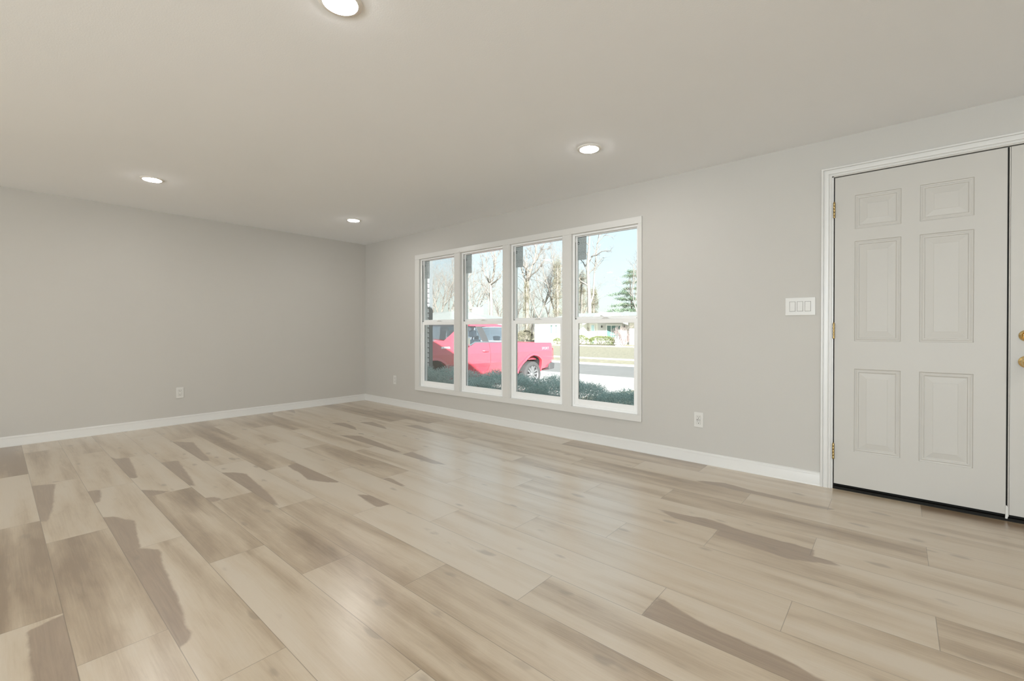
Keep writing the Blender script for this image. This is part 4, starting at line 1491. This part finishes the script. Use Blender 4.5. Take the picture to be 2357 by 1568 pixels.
# bed: rails, inner walls and floor
for s in (1, -1):
    xo, xi = HW - .07, HW - .20
    top.poly([(s * xo, 1.10, 1.405), (s * xi, 1.10, 1.405), (s * xi, 2.94, 1.39), (s * xo, 2.94, 1.39)])
    top.poly([(s * xi, 1.12, 1.405), (s * xi, 1.12, .85), (s * xi, 2.88, .85), (s * xi, 2.88, 1.39)])
top.poly([(-.81, 1.12, .85), (.81, 1.12, .85), (.81, 2.88, .85), (-.81, 2.88, .85)])
top.poly([(-.93, 1.12, .85), (.93, 1.12, .85), (.93, 1.12, 1.405), (-.93, 1.12, 1.405)])
top.poly([(-.81, 2.88, .85), (.81, 2.88, .85), (.81, 2.88, 1.39), (-.81, 2.88, 1.39)])
top.poly([(-.81, 2.88, 1.39), (.81, 2.88, 1.39), (.93, 2.95, 1.39), (-.93, 2.95, 1.39)])
top.poly([(-.9, -2.9, .5), (.9, -2.9, .5), (.9, 2.9, .5), (-.9, 2.9, .5)])
# cabin: pillars and roof in body colour
xc = lambda y, z: HW - lerp_tab(z, CABIN)
APOST = [(-1.47, 1.45), (-1.15, 1.33), (-.80, 1.33), (-.62, 1.415), (-.66, 1.38), (-.84, 1.345), (-1.08, 1.36), (-1.16, 1.46), (-.70, 1.845), (-.60, 1.88), (-.52, 1.93), (-.75, 1.90)]
ap = [(-1.74, 1.455), (-1.36, 1.40), (-1.15, 1.33), (-1.22, 1.47), (-.86, 1.84), (-.66, 1.875), (-.55, 1.93), (-.98, 1.885)]
body.append(slice_poly(ap, [1.5, 1.6, 1.7, 1.8], xc, 1)); body.append(slice_poly(ap, [1.5, 1.6, 1.7, 1.8], xc, -1))
rail = [(-.98, 1.885), (-.66, 1.87), (.72, 1.865), (.88, 1.83), (1.06, 1.405), (1.12, 1.405), (1.08, 1.60), (.98, 1.86), (.90, 1.915), (.6, 1.94), (-.2, 1.945), (-.55, 1.93)]
for s in (1, -1):
    body.append(slice_poly(rail, [1.5, 1.6, 1.7, 1.8, 1.86], xc, s))
cross([(-.98, 1.885, xc(0, 1.885), .03), (-.55, 1.93, xc(0, 1.93), .035), (-.2, 1.945, xc(0, 1.945), .035), (.6, 1.94, xc(0, 1.94), .035), (.90, 1.915, xc(0, 1.915), .03), (.98, 1.86, xc(0, 1.86), .02)])
tb = bmesh.new()
tm = bpy.data.meshes.new('t')
tm.from_pydata(top.v, [], top.f)
tb.from_mesh(tm)
body.append(tb)
bo = bm_obj(body, 'truck_body', M['red'], TK, 30)
for p_ in bo.data.polygons:
    p_.use_smooth = False
# black B pillar and door surround
bp_ = []
for s in (1, -1):
    xg = lambda y, z: xc(y, z) - .004
    bp_.append(slice_poly([(-.32, 1.41), (-.06, 1.41), (-.17, 1.87), (-.43, 1.87)], [1.5, 1.6, 1.7, 1.8], lambda y, z: xc(y, z) + .003, s))
for q in bp_:
    bm_obj([q], 'pillar', M['blacktrim'], TK)
bp_ = []
for s in (1, -1):
    bp_.append(slice_poly([(-1.16, 1.345), (-.82, 1.34), (-.62, 1.42), (1.06, 1.41), (1.05, 1.435), (-.63, 1.445), (-.83, 1.365), (-1.13, 1.375)], [1.38, 1.41, 1.43], lambda y, z: xc(y, z) + .006, s))
for q in bp_:
    bm_obj([q], 'window_sill_strip', M['chrome'], TK)
for s in (1, -1):
    for nm, pg in (('front_side_glass', [(-1.17, 1.35), (-.82, 1.35), (-.62, 1.42), (-.31, 1.42), (-.42, 1.87), (-.66, 1.875), (-.87, 1.84), (-1.22, 1.48)]),
                   ('rear_side_glass', [(-.07, 1.42), (1.03, 1.415), (.87, 1.83), (.72, 1.865), (-.18, 1.87)])):
        bm_obj([slice_poly(pg, [1.5, 1.6, 1.7, 1.8], lambda y, z: xc(y, z) - .012, s)], nm, M['carglass'], TK)
b = MB()
n = 8
for i in range(n):
    a, c = -1 + 2 * i / n, -1 + 2 * (i + 1) / n
    b.poly([(a * .90, -1.66, 1.485 + .06 * (1 - a * a)), (c * .90, -1.66, 1.485 + .06 * (1 - c * c)), (c * .71, -.97, 1.885 + .03 * (1 - c * c)), (a * .71, -.97, 1.885 + .03 * (1 - a * a))])
b.build('windshield', M['carglass'], TK, smooth=True, merge=True)
b = MB(); b.poly([(-.70, .97, 1.86), (.70, .97, 1.86), (.86, 1.09, 1.45), (-.86, 1.09, 1.45)]); b.build('rear_glass', M['carglass'], TK)
# cabin interior
b = MB(); b.box(-.84, .84, -1.55, -1.02, .9, 1.40); b.box(-.84, .84, -1.4, 1.05, .55, .75); b.build('dashboard', M['blacktrim'], TK, bevel=.03)


def seat_part(nm, x, y, w2, z0, z1, th, rake=.18):
    m_ = MB()
    m_.prism([(y, z0), (y + th, z0), (y + th + rake * (z1 - z0), z1), (y + rake * (z1 - z0) + .02, z1)], 'x', x - w2, x + w2)
    return m_.build(nm, M['seat'], TK, bevel=.045)


for x in (.42, -.42):
    st_ = seat_part('seat', x, -.42, .27, .75, 1.50, .16)
    m_ = MB(); m_.box(x - .27, x + .27, -.95, -.35, .72, .92); m_.build('cushion', M['seat'], st_, bevel=.05)
    m_ = MB(); m_.box(x - .13, x + .13, -.27, -.17, 1.56, 1.76); m_.build('headrest', M['seat'], st_, bevel=.045)
    for q in (-.06, .06):
        m_ = MB()
        m_.tube([(x + q, -.24, 1.49), (x + q, -.22, 1.6)], .008, 6)
        m_.build('headrest_post', M['chrome'], st_)
bs_ = seat_part('seat', 0, .55, .75, .75, 1.42, .16)
for x in (.45, -.45):
    m_ = MB(); m_.box(x - .12, x + .12, .72, .80, 1.46, 1.6); m_.build('headrest', M['seat'], bs_, bevel=.035)
m_ = MB()
for q in range(20):
    t0, t1 = 6.283 * q / 20, 6.283 * (q + 1) / 20
    m_.tube([(.42 + .19 * math.cos(t0), -.98 + .08 * math.sin(t0), 1.33 + .17 * math.sin(t0)), (.42 + .19 * math.cos(t1), -.98 + .08 * math.sin(t1), 1.33 + .17 * math.sin(t1))], .014, 6)
m_.build('steering_wheel', M['blacktrim'], TK)
m_ = MB(); m_.box(-.13, .13, -.90, -.86, 1.74, 1.81); m_.build('rearview_mirror', M['blacktrim'], TK, bevel=.015)
# doors: seams, handles
for s, nm in ((1, 'door_seam'), (-1, 'door_seam')):
    for ys in ((-1.32, 1.30, .56), (-.08, 1.40, .56), (1.0, 1.40, .90), (1.10, 1.40, .52)):
        m_ = MB()
        z = ys[1]
        while z > ys[2]:
            z2 = max(z - .06, ys[2])
            xa, xb = s * (xlow(ys[0], z) + .0015), s * (xlow(ys[0], z2) + .0015)
            m_.poly([(xa, ys[0] - .005, z), (xa, ys[0] + .005, z), (xb, ys[0] + .005, z2), (xb, ys[0] - .005, z2)])
            z = z2
        m_.build(nm, M['liner'], TK, fixn=False)
for s in (1, -1):
    for yh in (-.27, .80):
        m_ = MB()
        xs_ = xlow(yh, 1.19)
        m_.tube([(s * (xs_ - .005), yh - .12, 1.185), (s * (xs_ + .035), yh - .09, 1.185), (s * (xs_ + .038), yh + .07, 1.185), (s * (xs_ - .005), yh + .10, 1.185)], [.022, .024, .024, .022], 10)
        h_ = m_.build('door_handle', M['red'], TK, smooth=True)
    m_ = MB()
    m_.box(s * (xc(0, 1.40) + .03) - .02, s * (xc(0, 1.40) + .22) + .0, -1.16, -1.00, 1.36, 1.58)
    mi = m_.build('side_mirror', M['chrome'], TK, bevel=.03)
    m_ = MB(); m_.tube([(s * (xc(0, 1.36) - .02), -1.05, 1.37), (s * (xc(0, 1.36) + .12), -1.06, 1.40)], .03, 8); m_.build('mirror_arm', M['blacktrim'], mi)
# wheels
for yc in (FA, RA):
    for s in (1, -1):
        we = empty('wheel', (s * (HW - .13), yc, WR), TK)
        m_ = MB()
        m_.lathe([(.27, -.13), (.36, -.135), (WR - .012, -.115), (WR, -.08), (WR, .08), (WR - .012, .115), (.36, .13), (.285, .125), (.275, .10), (.27, -.13)], (0, 0, 0), axis=(s, 0, 0), seg=48, cap=False)
        m_.build('tyre', M['tyre'], we, smooth=30)
        m_ = MB()
        for q in range(60):
            t0 = 6.283 * q / 60
            for o_ in (-.07, .035):
                c_, s2 = math.cos(t0), math.sin(t0)
                m_.poly([(s * (o_ - .02), c_ * (WR + .004) - s2 * .008, s2 * (WR + .004) + c_ * .008), (s * (o_ + .05), c_ * (WR + .004) - s2 * .008, s2 * (WR + .004) + c_ * .008),
                         (s * (o_ + .05), c_ * (WR + .004) + s2 * .008, s2 * (WR + .004) - c_ * .008), (s * (o_ - .02), c_ * (WR + .004) + s2 * .008, s2 * (WR + .004) - c_ * .008)])
        m_.build('tread', M['tyre'], we, fixn=False)
        m_ = MB()
        m_.lathe([(.275, -.1), (.283, .10), (.272, .105), (.255, .06), (.24, .02), (.01, .0)], (0, 0, 0), axis=(s, 0, 0), seg=40, cap=False)
        m_.build('rim_barrel', M['liner'], we, smooth=30)
        m_ = MB()
        for q in range(6):
            t0 = 6.283 * q / 6 + .26
            d_ = Vector((0, math.cos(t0), math.sin(t0)))
            n_ = Vector((0, -math.sin(t0), math.cos(t0)))
            for k2 in (-1, 1):
                a0_ = d_ * .05 + n_ * .022 * k2
                a1_ = d_ * .262 + n_ * .055 * k2
                for (w0, w1) in ((.018, .024),):
                    pts_ = [a0_ - n_ * w0, a0_ + n_ * w0, a1_ + n_ * w1, a1_ - n_ * w1]
                    f_ = [Vector((s * .085, p.y, p.z)) for p in pts_]
                    g_ = [Vector((s * .035, p.y, p.z)) for p in pts_]
                    m_.poly(f_)
                    for i in range(4):
                        m_.poly([f_[i], f_[(i + 1) % 4], g_[(i + 1) % 4], g_[i]])
        m_.lathe([(.06, .03), (.06, .085), (.045, .10), (.01, .102)], (0, 0, 0), axis=(s, 0, 0), seg=20)
        m_.build('spokes', M['alloy'], we, smooth=30)
        m_ = MB()
        m_.lathe([(.262, .09), (.278, .108), (.288, .10), (.275, .085)], (0, 0, 0), axis=(s, 0, 0), seg=40, cap=False)
        m_.build('rim_lip', M['alloy'], we, smooth=30)
# dark wheel housings and flares
m_ = MB()
for yc in (FA, RA):
    for s in (1, -1):
        A1 = arc(yc, .44, .575, -15, 195, 20)
        for (ya, za), (yb, zb) in zip(A1[:-1], A1[1:]):
            m_.poly([(s * (xlow(ya, max(.42, za)) - .025), ya, za), (s * (xlow(yb, max(.42, zb)) - .025), yb, zb), (s * .5, yb, zb), (s * .5, ya, za)])
        m_.poly([(s * .5, y, z) for y, z in A1])
m_.build('wheel_housing', M['liner'], TK, fixn=False)
for yc in (FA, RA):
    for s in (1, -1):
        m_ = MB()
        a1, a2 = arc(yc, .44, .56, 2, 178, 24), arc(yc, .44, .62, 2, 178, 24)
        for i in range(24):
            p, q, p2, q2 = a1[i], a1[i + 1], a2[i], a2[i + 1]
            X = lambda t, o_: s * (xlow(t[0], max(.5, t[1])) + o_)
            m_.poly([(X(p, .042), *p), (X(q, .042), *q), (X(q2, .028), *q2), (X(p2, .028), *p2)])
            m_.poly([(X(p2, .028), *p2), (X(q2, .028), *q2), (X(q2, -.01), *q2), (X(p2, -.01), *p2)])
            m_.poly([(X(p, .042), *p), (X(q, .042), *q), (X(q, -.06), *q), (X(p, -.06), *p)])
        m_.build('fender_flare', M['red'], TK, smooth=40, merge=True)
# front and rear details
m_ = MB(); m_.box(-.98, .98, -3.16, -2.95, .50, .74); m_.build('front_bumper', M['chrome'], TK, bevel=.03)
m_ = MB(); m_.box(-.62, .62, -3.085, -3.03, .78, 1.16); m_.build('grille', M['blacktrim'], TK, bevel=.02)
m_ = MB()
m_.prism([(2.80, .50), (3.08, .52), (3.10, .70), (2.96, .74), (2.80, .70)], 'x', -.95, .95)
m_.build('rear_bumper', M['blacktrim'], TK, bevel=.025)
for s in (1, -1):
    m_ = MB(); m_.box(min(s * .68, s * .94), max(s * .68, s * .94), -3.075, -2.9, .95, 1.18); m_.build('headlamp', M['lamp_clear'], TK, bevel=.03)
    m_ = MB(); m_.prism([(2.865, .84), (3.012, .84), (2.992, 1.20), (2.885, 1.22), (2.90, 1.05)], 'x', *sorted((s * .80, s * .965))); m_.build('tail_lamp', M['lamp_red'], TK, bevel=.012)


def lettering(txt, size, parent, nm, m, loc, shear=0.0, extr=.004, sp=1.0):
    cu = bpy.data.curves.new(nm, 'FONT')
    cu.body = txt
    cu.size = size
    cu.extrude = extr
    cu.shear = shear
    cu.space_character = sp
    cu.align_x = 'CENTER'
    cu.align_y = 'CENTER'
    t_ = bpy.data.objects.new(nm + '_c', cu)
    COL.objects.link(t_)
    dg_ = bpy.context.evaluated_depsgraph_get()
    me_ = bpy.data.meshes.new_from_object(t_.evaluated_get(dg_))
    bpy.data.objects.remove(t_)
    bpy.data.curves.remove(cu)
    me_.name = nm
    me_.materials.clear()
    me_.materials.append(m)
    o_ = bpy.data.objects.new(nm, me_)
    COL.objects.link(o_)
    o_.parent = parent
    o_.location = loc
    return o_


bd = empty('fender_badge', (xlow(-1.70, 1.31) + .006, -1.70, 1.30), TK)
m_ = MB(); m_.prism([(-.15, -.024), (.15, -.024), (.138, .024), (-.138, .024)], 'x', -.004, .004); m_.build('badge_plate', M['badge'], bd, bevel=.002)
t_ = lettering('F-150', .060, bd, 'badge_letters', M['blacktrim'], (.005, 0, 0), extr=.002, sp=1.1)
t_.rotation_euler = (math.pi / 2, 0, math.pi / 2)
bd.rotation_euler = (0, math.radians(-13), 0)
dc_ = empty('bedside_decal', (xlow(2.5, 1.205) + .008, 2.50, 1.205), TK)
dc_.rotation_euler = (0, math.radians(-12), 0)
t_ = lettering('SPORT', .115, dc_, 'decal_letters', M['decal'], (0, 0, 0), shear=.3, extr=.0005, sp=1.15)
t_.rotation_euler = (math.pi / 2, 0, math.pi / 2)
tag(TK, 'red pickup truck parked on the driveway outside the window', 'truck')
